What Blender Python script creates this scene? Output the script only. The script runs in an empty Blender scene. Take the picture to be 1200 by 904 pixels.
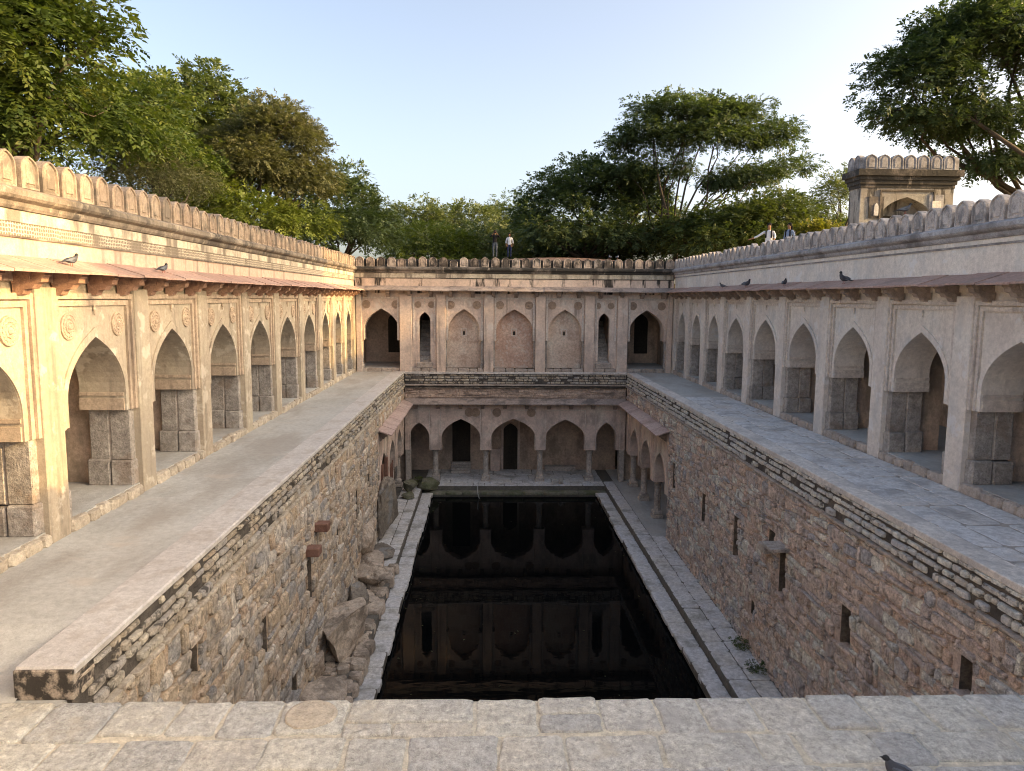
import bpy, math, random
import numpy as np
from mathutils import Vector, Matrix

SC = bpy.context.scene
COL = SC.collection
RAD = math.radians

# ------------------------------------------------------------------ camera
F_PX, YAW, PITCH, ROLL, CAM_Z = 870.46, 0.0341, 0.1180, 0.0079, 4.0172
def camera_axes():
    cy, sy, cp, sp = math.cos(YAW), math.sin(YAW), math.cos(PITCH), math.sin(PITCH)
    f = Vector((sy*cp, cy*cp, -sp)); r = Vector((cy, -sy, 0)); u = r.cross(f)
    c, s = math.cos(ROLL), math.sin(ROLL)
    return r*c + u*s, u*c - r*s, f
AR, AU, AF = camera_axes()
cam = bpy.data.objects.new('camera', bpy.data.cameras.new('camera'))
COL.objects.link(cam)
cam.matrix_world = Matrix(((AR.x, AU.x, -AF.x, 0), (AR.y, AU.y, -AF.y, 0), (AR.z, AU.z, -AF.z, CAM_Z), (0, 0, 0, 1)))
cam.data.sensor_width = 36; cam.data.lens = F_PX/1200*36
cam.data.clip_start = 0.1; cam.data.clip_end = 3000
SC.camera = cam
def ray(px, py):                      # a pixel of the photograph gives a direction
    return AF + AR*((px-600)/F_PX) - AU*((py-452)/F_PX)
def at_y(px, py, Y):
    d = ray(px, py); return Vector((0, 0, CAM_Z)) + d*(Y/d.y)

# ------------------------------------------------------------------ light
SUN_EL, SUN_AZ = RAD(16.5), RAD(101)          # azimuth clockwise from +Y
world = bpy.data.worlds.new('World'); SC.world = world; world.use_nodes = True
wn = world.node_tree; bg = wn.nodes['Background']
sky = wn.nodes.new('ShaderNodeTexSky'); sky.sky_type = 'NISHITA'; sky.sun_disc = False
sky.sun_elevation = SUN_EL; sky.sun_rotation = SUN_AZ
sky.air_density = 0.55; sky.dust_density = 5.8; sky.ozone_density = 0.5; sky.altitude = 200
wn.links.new(sky.outputs[0], bg.inputs[0]); bg.inputs[1].default_value = 0.15
sd = bpy.data.lights.new('sun', 'SUN'); sd.energy = 2.0; sd.angle = RAD(0.6); sd.color = (0.8, 0.52, 0.22)
sun = bpy.data.objects.new('sun', sd); COL.objects.link(sun)
to_sun = Vector((math.sin(SUN_AZ)*math.cos(SUN_EL), math.cos(SUN_AZ)*math.cos(SUN_EL), math.sin(SUN_EL)))
sun.rotation_euler = to_sun.to_track_quat('Z', 'Y').to_euler(); sun.location = to_sun*60
SC.view_settings.view_transform = 'Standard'; SC.view_settings.look = 'None'
SC.view_settings.exposure = 2.05; SC.view_settings.gamma = 1.0
SC.view_settings.use_white_balance = True; SC.view_settings.white_balance_temperature = 7900; SC.view_settings.white_balance_tint = 8
SC.render.engine = 'CYCLES'
SC.cycles.use_denoising = True; SC.cycles.filter_width = 1.05
SC.cycles.max_bounces = 10; SC.cycles.diffuse_bounces = 8; SC.cycles.glossy_bounces = 3
SC.cycles.transmission_bounces = 4; SC.cycles.transparent_max_bounces = 4
SC.cycles.caustics_reflective = False; SC.cycles.caustics_refractive = False

# ------------------------------------------------------------------ materials
def surf(name, ramp, n1=1.2, rnd=0.0, stains=(), bump=0.3, bscale=18.0, rough=0.9, spec=0.25, fine=0.4, warp=(1, 1, 1), fscale=9.0):
    m = bpy.data.materials.new(name); m.use_nodes = True
    nt = m.node_tree; N = nt.nodes; L = nt.links
    P = N['Principled BSDF']; P.inputs['Roughness'].default_value = rough
    P.inputs['Specular IOR Level'].default_value = spec
    geo = N.new('ShaderNodeNewGeometry'); oi = N.new('ShaderNodeObjectInfo')
    def mth(op, a, b=None, c=None):
        n = N.new('ShaderNodeMath'); n.operation = op
        for i, q in enumerate((a, b, c)):
            if q is None: continue
            if isinstance(q, (int, float)): n.inputs[i].default_value = q
            else: L.new(q, n.inputs[i])
        return n.outputs[0]
    rv = mth('FRACT', mth('ADD', oi.outputs['Random'], geo.outputs['Random Per Island']))
    def nz(scale, vec=(1, 1, 1), detail=5.0, rg=0.6, off=0.0):
        mp = N.new('ShaderNodeMapping'); mp.inputs['Scale'].default_value = vec; mp.inputs['Location'].default_value = (off, off*1.7, off*.6)
        L.new(geo.outputs['Position'], mp.inputs['Vector'])
        t = N.new('ShaderNodeTexNoise'); t.inputs['Scale'].default_value = scale; t.inputs['Detail'].default_value = detail
        t.inputs['Roughness'].default_value = rg
        L.new(mp.outputs[0], t.inputs['Vector']); return t.outputs['Fac']
    base = nz(n1, warp)
    fac = mth('MULTIPLY_ADD', base, 2.2, -0.6)
    if rnd > 0:
        fac = mth('ADD', mth('MULTIPLY', fac, 1-rnd), mth('MULTIPLY', rv, rnd))
    cr = N.new('ShaderNodeValToRGB'); L.new(fac, cr.inputs[0])
    el = cr.color_ramp.elements
    while len(el) > 1: el.remove(el[-1])
    for i, c in enumerate(ramp):
        e = el[0] if i == 0 else el.new(i/(len(ramp)-1))
        e.position = i/(len(ramp)-1); e.color = (*c, 1)
    col = cr.outputs[0]
    f = nz(fscale, detail=8, rg=.7, off=3.1)
    f2 = nz(fscale*6, detail=4, rg=.7, off=5.1)
    v = mth('MAXIMUM', mth('ADD', mth('MULTIPLY_ADD', f, fine*3.6, 1-fine*1.8), mth('MULTIPLY_ADD', f2, fine*3.0, -fine*1.5)), .12)
    mx = N.new('ShaderNodeMix'); mx.data_type = 'RGBA'; mx.blend_type = 'MULTIPLY'; mx.inputs[0].default_value = 1
    L.new(col, mx.inputs[6])
    cb = N.new('ShaderNodeCombineColor')
    for i in range(3): L.new(v, cb.inputs[i])
    L.new(cb.outputs[0], mx.inputs[7]); col = mx.outputs[2]
    for k, (c, sc, vec, lo, hi, st) in enumerate(stains):
        s = nz(sc, vec, 6, .65, 11.3+k*7.7)
        mr = N.new('ShaderNodeMapRange'); mr.inputs[1].default_value = lo-.035; mr.inputs[2].default_value = hi-.055
        mr.inputs[3].default_value = 0; mr.inputs[4].default_value = st; L.new(s, mr.inputs[0])
        x = N.new('ShaderNodeMix'); x.data_type = 'RGBA'; L.new(mr.outputs[0], x.inputs[0]); L.new(col, x.inputs[6])
        x.inputs[7].default_value = (*c, 1); col = x.outputs[2]
    L.new(col, P.inputs['Base Color'])
    if bump > 0:
        b = N.new('ShaderNodeBump'); b.inputs['Strength'].default_value = bump; b.inputs['Distance'].default_value = 0.03
        h = mth('ADD', nz(bscale, detail=8, rg=.65, off=1.3), mth('MULTIPLY', nz(bscale*.25, detail=3, off=2.3), 1.2))
        L.new(h, b.inputs['Height']); L.new(b.outputs[0], P.inputs['Normal'])
    return m

V_ST = (3.2, 3.2, .22)        # tall, narrow streaks
BLK = (.035, .032, .03)
M = {}
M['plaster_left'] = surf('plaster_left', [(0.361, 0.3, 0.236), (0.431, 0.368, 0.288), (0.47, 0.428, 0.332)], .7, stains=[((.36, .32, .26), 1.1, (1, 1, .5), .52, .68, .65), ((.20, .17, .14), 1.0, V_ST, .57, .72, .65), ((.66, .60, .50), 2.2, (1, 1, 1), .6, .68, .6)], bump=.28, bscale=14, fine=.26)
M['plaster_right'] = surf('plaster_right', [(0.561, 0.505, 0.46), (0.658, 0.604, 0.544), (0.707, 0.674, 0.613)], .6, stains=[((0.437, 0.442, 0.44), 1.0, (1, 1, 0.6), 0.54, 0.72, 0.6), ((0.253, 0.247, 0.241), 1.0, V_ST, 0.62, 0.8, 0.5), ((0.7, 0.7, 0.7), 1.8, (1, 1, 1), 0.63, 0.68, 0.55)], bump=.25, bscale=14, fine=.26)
M['plaster_far'] = surf('plaster_far', [(0.545, 0.427, 0.36), (0.658, 0.531, 0.448), (0.7, 0.595, 0.516)], .55, stains=[((0.398, 0.329, 0.294), 1.6, (1, 1, 0.7), 0.52, 0.68, 0.6), ((0.175, 0.146, 0.128), 0.9, V_ST, 0.61, 0.74, 0.65), ((0.7, 0.671, 0.614), 1.4, (1, 1, 1), 0.6, 0.7, 0.5)], bump=.3, bscale=12, fine=.26)
M['upper_left'] = surf('upper_left', [(0.445, 0.323, 0.258), (0.513, 0.376, 0.295), (0.496, 0.385, 0.313)], .5, stains=[((.40, .33, .27), .9, (1, 1, .6), .55, .7, .6), ((.16, .14, .12), .9, V_ST, .58, .72, .7)], bump=.2, fine=.26)
M['upper_far'] = surf('upper_far', [(0.506, 0.389, 0.318), (0.632, 0.496, 0.408), (0.667, 0.543, 0.456)], .55, stains=[((.34, .27, .23), 1.6, (1, 1, .7), .54, .68, .6), ((.03, .028, .026), .75, (2.6, 2.6, .35), .58, .66, .95)], bump=.3, bscale=12, fine=.26)
M['niche_red'] = surf('niche_red', [(0.448, 0.291, 0.224), (0.538, 0.37, 0.291), (0.627, 0.493, 0.403)], 1.5, stains=[((.62, .55, .48), 3.5, (1, 1, 1), .56, .66, .6)], bump=.4, bscale=9)
M['niche_pale'] = surf('niche_pale', [(0.493, 0.358, 0.28), (0.616, 0.493, 0.403), (0.7, 0.65, 0.56)], .9, stains=[((.40, .27, .21), 1.6, (1, 1, 1), .58, .68, .6)], bump=.4, bscale=9)
M['interior'] = surf('interior', [(0.417, 0.322, 0.264), (0.531, 0.412, 0.33), (0.607, 0.489, 0.383)], .8, stains=[((.20, .17, .13), 1.0, (1, 1, .5), .52, .66, .6)], bump=.25)
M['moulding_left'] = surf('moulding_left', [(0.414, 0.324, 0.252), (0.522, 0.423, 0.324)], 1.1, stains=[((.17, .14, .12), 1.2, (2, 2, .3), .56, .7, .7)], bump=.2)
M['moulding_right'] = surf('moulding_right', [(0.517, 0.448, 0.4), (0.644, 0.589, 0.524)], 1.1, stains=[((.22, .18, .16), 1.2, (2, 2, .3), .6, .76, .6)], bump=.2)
M['cornice'] = surf('cornice', [(0.144, 0.12, 0.099), (0.204, 0.174, 0.144), (0.252, 0.216, 0.18)], 1.3, stains=[((.06, .055, .05), 1.0, (1, 1, .8), .47, .62, .85), ((.45, .40, .32), 3.0, (1, 1, 1), .6, .7, .5)], bump=.6, bscale=10)
M['cornice_grey'] = surf('cornice_grey', [(0.264, 0.259, 0.267), (0.352, 0.345, 0.352), (0.422, 0.412, 0.427)], 1.3, stains=[((.12, .11, .11), 1.2, (1, 1, 1.5), .5, .68, .75)], bump=.5, bscale=10)
M['cornice_black'] = surf('cornice_black', [(.10, .09, .08), (.20, .175, .155), (.32, .27, .23)], 1.2, stains=[((.03, .03, .028), .9, (1, 1, .7), .42, .58, .9), ((.42, .36, .30), 2.2, (1, 1, .6), .62, .7, .6)], bump=.6, bscale=10)
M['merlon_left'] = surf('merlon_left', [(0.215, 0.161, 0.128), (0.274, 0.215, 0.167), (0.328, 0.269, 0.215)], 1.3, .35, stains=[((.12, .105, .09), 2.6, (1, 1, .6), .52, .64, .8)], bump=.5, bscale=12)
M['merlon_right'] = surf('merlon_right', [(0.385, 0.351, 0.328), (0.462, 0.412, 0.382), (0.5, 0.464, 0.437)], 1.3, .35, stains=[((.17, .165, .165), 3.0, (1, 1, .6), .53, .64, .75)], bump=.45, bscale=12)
M['merlon_far'] = surf('merlon_far', [(.30, .235, .19), (.42, .34, .28), (.56, .50, .44)], 1.3, .5, stains=[(BLK, 1.1, (1, 1, .7), .49, .6, .85)], bump=.5, bscale=12)
M['frieze_pale'] = surf('frieze_pale', [(0.357, 0.306, 0.238), (0.476, 0.425, 0.34), (0.527, 0.476, 0.391)], 1.6, stains=[((.12, .10, .085), 1.0, (1.6, 1.6, .25), .52, .64, .8)], bump=.3)
M['grey_stone'] = surf('grey_stone', [(0.217, 0.199, 0.184), (0.35, 0.325, 0.299), (0.499, 0.465, 0.432)], 2.2, .3, stains=[((.33, .30, .26), 6.0, (1, 1, 1), .58, .66, .4), ((.26, .19, .14), 1.3, (1, 1, 1), .58, .7, .5)], bump=.8, bscale=22, fine=.6)
M['lower_stone'] = surf('lower_stone', [(0.287, 0.256, 0.227), (0.432, 0.39, 0.351), (0.576, 0.514, 0.453)], 2.2, .3, bump=.6, bscale=20, fine=.55)
M['red_slab'] = surf('red_slab', [(.33, .21, .175), (.40, .265, .22), (.46, .33, .28)], .9, .45, stains=[((.24, .19, .17), 1.4, (1, 1, 1), .55, .7, .6)], bump=.25, rough=.8)
M['pink_slab'] = surf('pink_slab', [(.42, .31, .28), (.52, .40, .36), (.60, .50, .46)], .9, .45, stains=[((.26, .21, .19), 1.4, (1, 1, 1), .57, .7, .7)], bump=.25, rough=.8)
M['grey_slab'] = surf('grey_slab', [(.26, .215, .19), (.36, .30, .27), (.44, .37, .33)], .9, .45, stains=[((.13, .12, .115), 1.4, (1, 1, 1), .53, .66, .75)], bump=.25, rough=.8)
M['bracket_red'] = surf('bracket_red', [(.27, .15, .11), (.36, .22, .16), (.45, .32, .24)], 2, .4, bump=.4)
M['bracket_grey'] = surf('bracket_grey', [(.20, .165, .14), (.31, .25, .215), (.42, .35, .30)], 2, .5, bump=.4)
M['concrete'] = surf('concrete', [(0.392, 0.397, 0.381), (0.468, 0.476, 0.461), (0.512, 0.525, 0.514)], .45, stains=[((.32, .29, .26), .8, (1, .35, 1), .5, .68, .6), ((.52, .48, .43), 1.4, (.6, 1, 1), .6, .72, .5)], bump=.25, bscale=25, fine=.24)
M['kerb'] = surf('kerb', [(0.47, 0.447, 0.427), (0.536, 0.52, 0.506), (0.565, 0.556, 0.54)], .9, stains=[((.40, .36, .32), 2.2, (1, .6, 1), .55, .7, .6)], bump=.3, bscale=20, fine=.28)
M['kerb_end'] = surf('kerb_end', [(.34, .29, .24), (.42, .36, .30)], 1.2, stains=[(BLK, 5.5, (1, 1, 1), .44, .58, .95)], bump=.4)
M['kerb_right'] = surf('kerb_right', [(0.517, 0.485, 0.459), (0.635, 0.6, 0.56), (0.7, 0.663, 0.616)], .9, stains=[((.36, .35, .345), 1.8, (1, .5, 1), .53, .7, .6)], bump=.45, bscale=14, fine=.4)
M['flag'] = surf('flag', [(0.62, 0.582, 0.531), (0.62, 0.62, 0.62), (0.62, 0.62, 0.62)], .8, .4, stains=[((0.275, 0.262, 0.258), 1.3, (1, 1, 1), 0.54, 0.68, 0.6), ((0.6, 0.525, 0.456), 0.9, (1, 1, 1), 0.56, 0.7, 0.5)], bump=.45, bscale=12, fine=.4)
M['flag_joint'] = surf('flag_joint', [(0.344, 0.314, 0.289), (0.425, 0.39, 0.354)], .8, bump=.4)
M['paving'] = surf('paving', [(.42, .43, .43), (.53, .53, .50), (.62, .61, .55), (.48, .49, .485), (.60, .59, .545), (.57, .53, .455)], 1.0, .78, stains=[((.42, .415, .405), 2.4, (1, 1, 1), .56, .7, .5), ((.60, .54, .43), 1.1, (1, 1, 1), .61, .72, .4), ((.30, .28, .265), 6.0, (1.6, .6, 1), .6, .7, .45)], bump=1.0, bscale=24, fine=.55, fscale=14)
M['paving_joint'] = surf('paving_joint', [(0.525, 0.481, 0.4), (0.672, 0.628, 0.513)], 2.0, bump=.6, bscale=30)
M['cement_disc'] = surf('cement_disc', [(.46, .41, .34), (.55, .49, .40)], 3.0, bump=.6, bscale=20)
M['rubble_left'] = surf('rubble_left', [(.22, .20, .175), (.46, .41, .35), (.52, .42, .31), (.30, .295, .29), (.62, .57, .50), (.44, .33, .24), (.50, .47, .43)], 1.6, .8, stains=[((.55, .45, .34), 1.2, (1, 1, 1), .56, .7, .5), ((.17, .155, .14), 2.4, (1, 1, .6), .6, .7, .7)], bump=1.0, bscale=11, fine=.8)
M['mortar_left'] = surf('mortar_left', [(0.332, 0.26, 0.201), (0.453, 0.358, 0.271), (0.519, 0.412, 0.318)], 1.4, bump=1.0, bscale=9, fine=.52)
M['rubble_right'] = surf('rubble_right', [(0.264, 0.242, 0.234), (0.554, 0.47, 0.419), (0.62, 0.504, 0.427), (0.396, 0.389, 0.398), (0.66, 0.658, 0.591), (0.528, 0.389, 0.309), (0.581, 0.55, 0.537)], 1.6, .8, stains=[((.44, .33, .27), 1.3, (1, 1, 1), .56, .7, .5), ((.16, .14, .13), 2.4, (1, 1, .6), .6, .7, .7)], bump=1.0, bscale=11, fine=.8)
M['mortar_right'] = surf('mortar_right', [(0.385, 0.315, 0.279), (0.533, 0.43, 0.371), (0.574, 0.508, 0.444)], 1.4, bump=1.0, bscale=9, fine=.52)
M['edge_left'] = surf('edge_left', [(0.309, 0.273, 0.222), (0.432, 0.371, 0.289), (0.371, 0.355, 0.335), (0.515, 0.469, 0.386), (0.309, 0.226, 0.16)], 1.6, .75, stains=[((.06, .055, .05), 4.0, (1, 1, 1), .57, .66, .85)], bump=.8, bscale=12, fine=.52)
M['edge_right'] = surf('edge_right', [(0.427, 0.409, 0.38), (0.592, 0.554, 0.49), (0.498, 0.495, 0.49), (0.651, 0.651, 0.588), (0.521, 0.434, 0.342)], 1.6, .75, stains=[((.07, .064, .06), 4.5, (1, 1, 1), .61, .69, .85)], bump=.8, bscale=12, fine=.52)
M['black_mortar'] = surf('black_mortar', [(0.0562, 0.0518, 0.0473), (0.0957, 0.0866, 0.0788), (0.192, 0.168, 0.146)], 2.0, bump=1.0, bscale=14)
M['sooty_stone'] = surf('sooty_stone', [(0.085, 0.0731, 0.0629), (0.17, 0.145, 0.119), (0.289, 0.238, 0.196)], 2.0, bump=.8, fine=.5)  # darkness of the slit interiors put into the stone colour
M['far_rubble'] = surf('far_rubble', [(0.344, 0.265, 0.218), (0.489, 0.377, 0.305), (0.568, 0.45, 0.37)], 1.6, .3, stains=[((.15, .125, .11), 1.5, (.6, 1, 1.6), .54, .66, .7)], bump=.9, bscale=8, fine=.52)
M['platform_slab'] = surf('platform_slab', [(0.604, 0.576, 0.519), (0.62, 0.62, 0.62), (0.62, 0.62, 0.62)], 1.3, .5, stains=[((0.213, 0.207, 0.168), 1.3, (1, 1, 1), 0.55, 0.7, 0.6), ((0.575, 0.537, 0.492), 1.6, (1, 1, 1), 0.62, 0.72, 0.5)], bump=.6, bscale=14, fine=.45)
M['platform_bed'] = surf('platform_bed', [(.12, .115, .10), (.19, .175, .15)], 2, bump=.6)
M['boulder'] = surf('boulder', [(0.35, 0.291, 0.24), (0.51, 0.429, 0.35), (0.627, 0.538, 0.437)], 1.0, .2, stains=[((.17, .145, .12), 1.4, (1, 1, .8), .54, .66, .7), ((.46, .43, .38), 2.4, (1, 1, 1), .6, .7, .5)], bump=1.0, bscale=7, fine=.55)
M['boulder_dark'] = surf('boulder_dark', [(0.125, 0.112, 0.1), (0.225, 0.2, 0.169), (0.325, 0.281, 0.225)], 1.2, .2, stains=[((.28, .30, .31), 1.6, (1, 1, .5), .58, .68, .6)], bump=1.0, bscale=7, fine=.55)
M['mossy_stone'] = surf('mossy_stone', [(.12, .12, .085), (.20, .195, .145), (.30, .28, .23)], 2.0, .3, stains=[((.09, .115, .05), 1.6, (1, 1, 1), .5, .64, .6)], bump=.8)
M['gate_red'] = surf('gate_red', [(.19, .10, .075), (.26, .145, .11)], 3, bump=.2, rough=.7)
M['dark_wood'] = surf('dark_wood', [(.03, .025, .02), (.06, .05, .04)], 3, bump=.2, warp=(1, 1, .2))  # gateway beam, and painted shade filling doorways and lamp niches
M['ground'] = surf('ground', [(.10, .105, .045), (.17, .14, .08), (.24, .19, .13)], .3, bump=.6, bscale=4)
M['red_earth'] = surf('red_earth', [(0.192, 0.112, 0.08), (0.264, 0.168, 0.124)], .8, bump=.5, bscale=6)
M['roof'] = surf('roof', [(.28, .25, .22), (.38, .33, .29)], .5, stains=[((.12, .11, .10), .6, (1, 1, 1), .52, .66, .7)], bump=.4)
M['bark'] = surf('bark', [(0.045, 0.036, 0.028), (0.075, 0.06, 0.046), (0.11, 0.09, 0.07)], 3.0, bump=.9, bscale=12, warp=(1, 1, .25))
M['tower'] = surf('tower', [(0.255, 0.238, 0.223), (0.332, 0.318, 0.285), (0.357, 0.339, 0.331)], .9, stains=[((.30, .27, .235), 1.5, (1, 1, .6), .5, .62, .7), (BLK, .8, (1.8, 1.8, .3), .57, .64, .85)], bump=.4)
M['pale_marble'] = surf('pale_marble', [(.55, .53, .50), (.66, .64, .60)], 3, bump=.2)
M['white_paint'] = surf('white_paint', [(.72, .71, .68), (.8, .79, .77)], 3, bump=.1, fine=.05)
M['rubber'] = surf('hose', [(.45, .46, .46), (.6, .61, .6)], 5, bump=0, rough=.5, fine=.1)
def plain(name, c, rough=.8, fine=.15):
    M[name] = surf(name, [tuple(x*.85 for x in c), c], 6, bump=0, rough=rough, fine=fine)
for nm, c in dict(skin=(.30, .165, .10), hair=(.012, .010, .009), black_cloth=(.012, .012, .015), grey_jeans=(.10, .12, .15), white_cloth=(.68, .72, .78), navy_cloth=(.02, .032, .09), blue_cloth=(.22, .29, .42), shoe=(.03, .025, .025), pigeon_grey=(.075, .08, .095), pigeon_dark=(.035, .04, .045), pigeon_wing=(.13, .15, .18), pigeon_leg=(.35, .10, .08), denim=(.10, .15, .25), phone=(.015, .015, .018)).items(): plain(nm, c)

def lattice_material():
    m = surf('carved_frieze', [(.44, .38, .30), (.56, .50, .40)], 1.6, stains=[((.12, .10, .085), .8, (1.4, 1.4, .3), .58, .68, .8)], bump=0)
    nt = m.node_tree; N = nt.nodes; L = nt.links; P = N['Principled BSDF']
    src = P.inputs['Base Color'].links[0].from_socket
    geo = N.new('ShaderNodeNewGeometry'); vo = N.new('ShaderNodeTexVoronoi'); vo.inputs['Scale'].default_value = 16; vo.feature = 'DISTANCE_TO_EDGE'; vo.inputs['Randomness'].default_value = .35
    L.new(geo.outputs['Position'], vo.inputs['Vector'])
    mr = N.new('ShaderNodeMapRange'); mr.inputs[1].default_value = .05; mr.inputs[2].default_value = .2; mr.inputs[3].default_value = 0; mr.inputs[4].default_value = 1; L.new(vo.outputs['Distance'], mr.inputs[0])
    x = N.new('ShaderNodeMix'); x.data_type = 'RGBA'; L.new(mr.outputs[0], x.inputs[0]); L.new(src, x.inputs[6]); x.inputs[7].default_value = (.15, .125, .10, 1)
    L.new(x.outputs[2], P.inputs['Base Color'])
    return m
M['carved_frieze'] = lattice_material()
M['medallion'] = surf('medallion', [(.40, .31, .235), (.52, .42, .32)], 2, .2, bump=.5, bscale=30)
M['medallion_dark'] = surf('medallion_dark', [(0.312, 0.231, 0.181), (0.425, 0.325, 0.25)], 2, .3, bump=.5, bscale=20)

def water_material():
    m = bpy.data.materials.new('dark_water'); m.use_nodes = True
    nt = m.node_tree; N = nt.nodes; L = nt.links; P = N['Principled BSDF']
    P.inputs['Base Color'].default_value = (.0025, .0032, .0035, 1); P.inputs['Roughness'].default_value = .02; P.inputs['IOR'].default_value = 1.33; P.inputs['Specular IOR Level'].default_value = .09
    geo = N.new('ShaderNodeNewGeometry'); mp = N.new('ShaderNodeMapping'); mp.inputs['Scale'].default_value = (.5, 1.2, 1); L.new(geo.outputs['Position'], mp.inputs[0])
    t = N.new('ShaderNodeTexNoise'); t.inputs['Scale'].default_value = 1.6; t.inputs['Detail'].default_value = 3; L.new(mp.outputs[0], t.inputs[0])
    b = N.new('ShaderNodeBump'); b.inputs['Strength'].default_value = .05; b.inputs['Distance'].default_value = .05; L.new(t.outputs['Fac'], b.inputs['Height']); L.new(b.outputs[0], P.inputs['Normal'])
    return m
M['water'] = water_material()

def leaf_material(name, cols, transl=.35, rough=.55):
    m = bpy.data.materials.new(name); m.use_nodes = True
    nt = m.node_tree; N = nt.nodes; L = nt.links; P = N['Principled BSDF']; out = N['Material Output']
    geo = N.new('ShaderNodeNewGeometry'); t = N.new('ShaderNodeTexNoise'); t.inputs['Scale'].default_value = .7; t.inputs['Detail'].default_value = 3
    L.new(geo.outputs['Position'], t.inputs['Vector'])
    a = N.new('ShaderNodeMath'); a.operation = 'MULTIPLY_ADD'; a.inputs[1].default_value = 1.5; a.inputs[2].default_value = -.5; L.new(t.outputs['Fac'], a.inputs[0])
    b = N.new('ShaderNodeMath'); b.operation = 'MULTIPLY_ADD'; b.inputs[1].default_value = .5; L.new(geo.outputs['Random Per Island'], b.inputs[0]); L.new(a.outputs[0], b.inputs[2])
    cr = N.new('ShaderNodeValToRGB'); L.new(b.outputs[0], cr.inputs[0]); el = cr.color_ramp.elements
    while len(el) > 1: el.remove(el[-1])
    for i, c in enumerate(cols):
        e = el[0] if i == 0 else el.new(i/(len(cols)-1)); e.position = i/(len(cols)-1); e.color = (*c, 1)
    L.new(cr.outputs[0], P.inputs['Base Color']); P.inputs['Roughness'].default_value = rough; P.inputs['Specular IOR Level'].default_value = .3
    tr = N.new('ShaderNodeBsdfTranslucent'); g = N.new('ShaderNodeMix'); g.data_type = 'RGBA'; g.blend_type = 'MULTIPLY'; g.inputs[0].default_value = 1
    L.new(cr.outputs[0], g.inputs[6]); g.inputs[7].default_value = (1.2, 1.25, .6, 1); L.new(g.outputs[2], tr.inputs[0])
    ms = N.new('ShaderNodeMixShader'); ms.inputs[0].default_value = transl; L.new(P.outputs[0], ms.inputs[1]); L.new(tr.outputs[0], ms.inputs[2]); L.new(ms.outputs[0], out.inputs[0])
    return m
M['leaf_lush'] = leaf_material('leaf_lush', [(.028, .050, .012), (.050, .082, .018), (.082, .115, .025), (.13, .15, .032)])
M['leaf_mid'] = leaf_material('leaf_mid', [(.04, .065, .020), (.07, .10, .032), (.11, .14, .045)])
M['leaf_dark'] = leaf_material('leaf_dark', [(.034, .058, .026), (.060, .092, .038), (.095, .128, .052)])
M['leaf_olive'] = leaf_material('leaf_olive', [(.062, .072, .034), (.10, .108, .052), (.145, .145, .072)])
M['leaf_pale'] = leaf_material('leaf_pale', [(.06, .085, .035), (.10, .13, .055), (.15, .175, .075)])
M['leaf_bright'] = leaf_material('leaf_bright', [(.055, .085, .018), (.095, .13, .026), (.15, .18, .04)])
M['leaf_yellow'] = leaf_material('leaf_yellow', [(.11, .14, .03), (.20, .20, .04), (.32, .27, .06)])

# ------------------------------------------------------------------ object helpers
ORG = {}
def org(o): return ORG.get(o.name, Vector((0, 0, 0)))
def link(o, parent, pos):
    COL.objects.link(o)
    ORG[o.name] = Vector(pos)
    if parent is not None:
        o.parent = parent; o.location = Vector(pos) - org(parent)
    else: o.location = pos
    return o
def tag(o, label, cat, group=None, kind=None):
    if label: o['label'] = label
    if cat: o['category'] = cat
    if group: o['group'] = group
    if kind: o['kind'] = kind
    return o
def thing(name, pos, label, cat, group=None):
    o = bpy.data.objects.new(name, None); o.empty_display_size = .3
    link(o, None, pos); return tag(o, label, cat, group)
def I(u, v, w): return (u, v, w)

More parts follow.
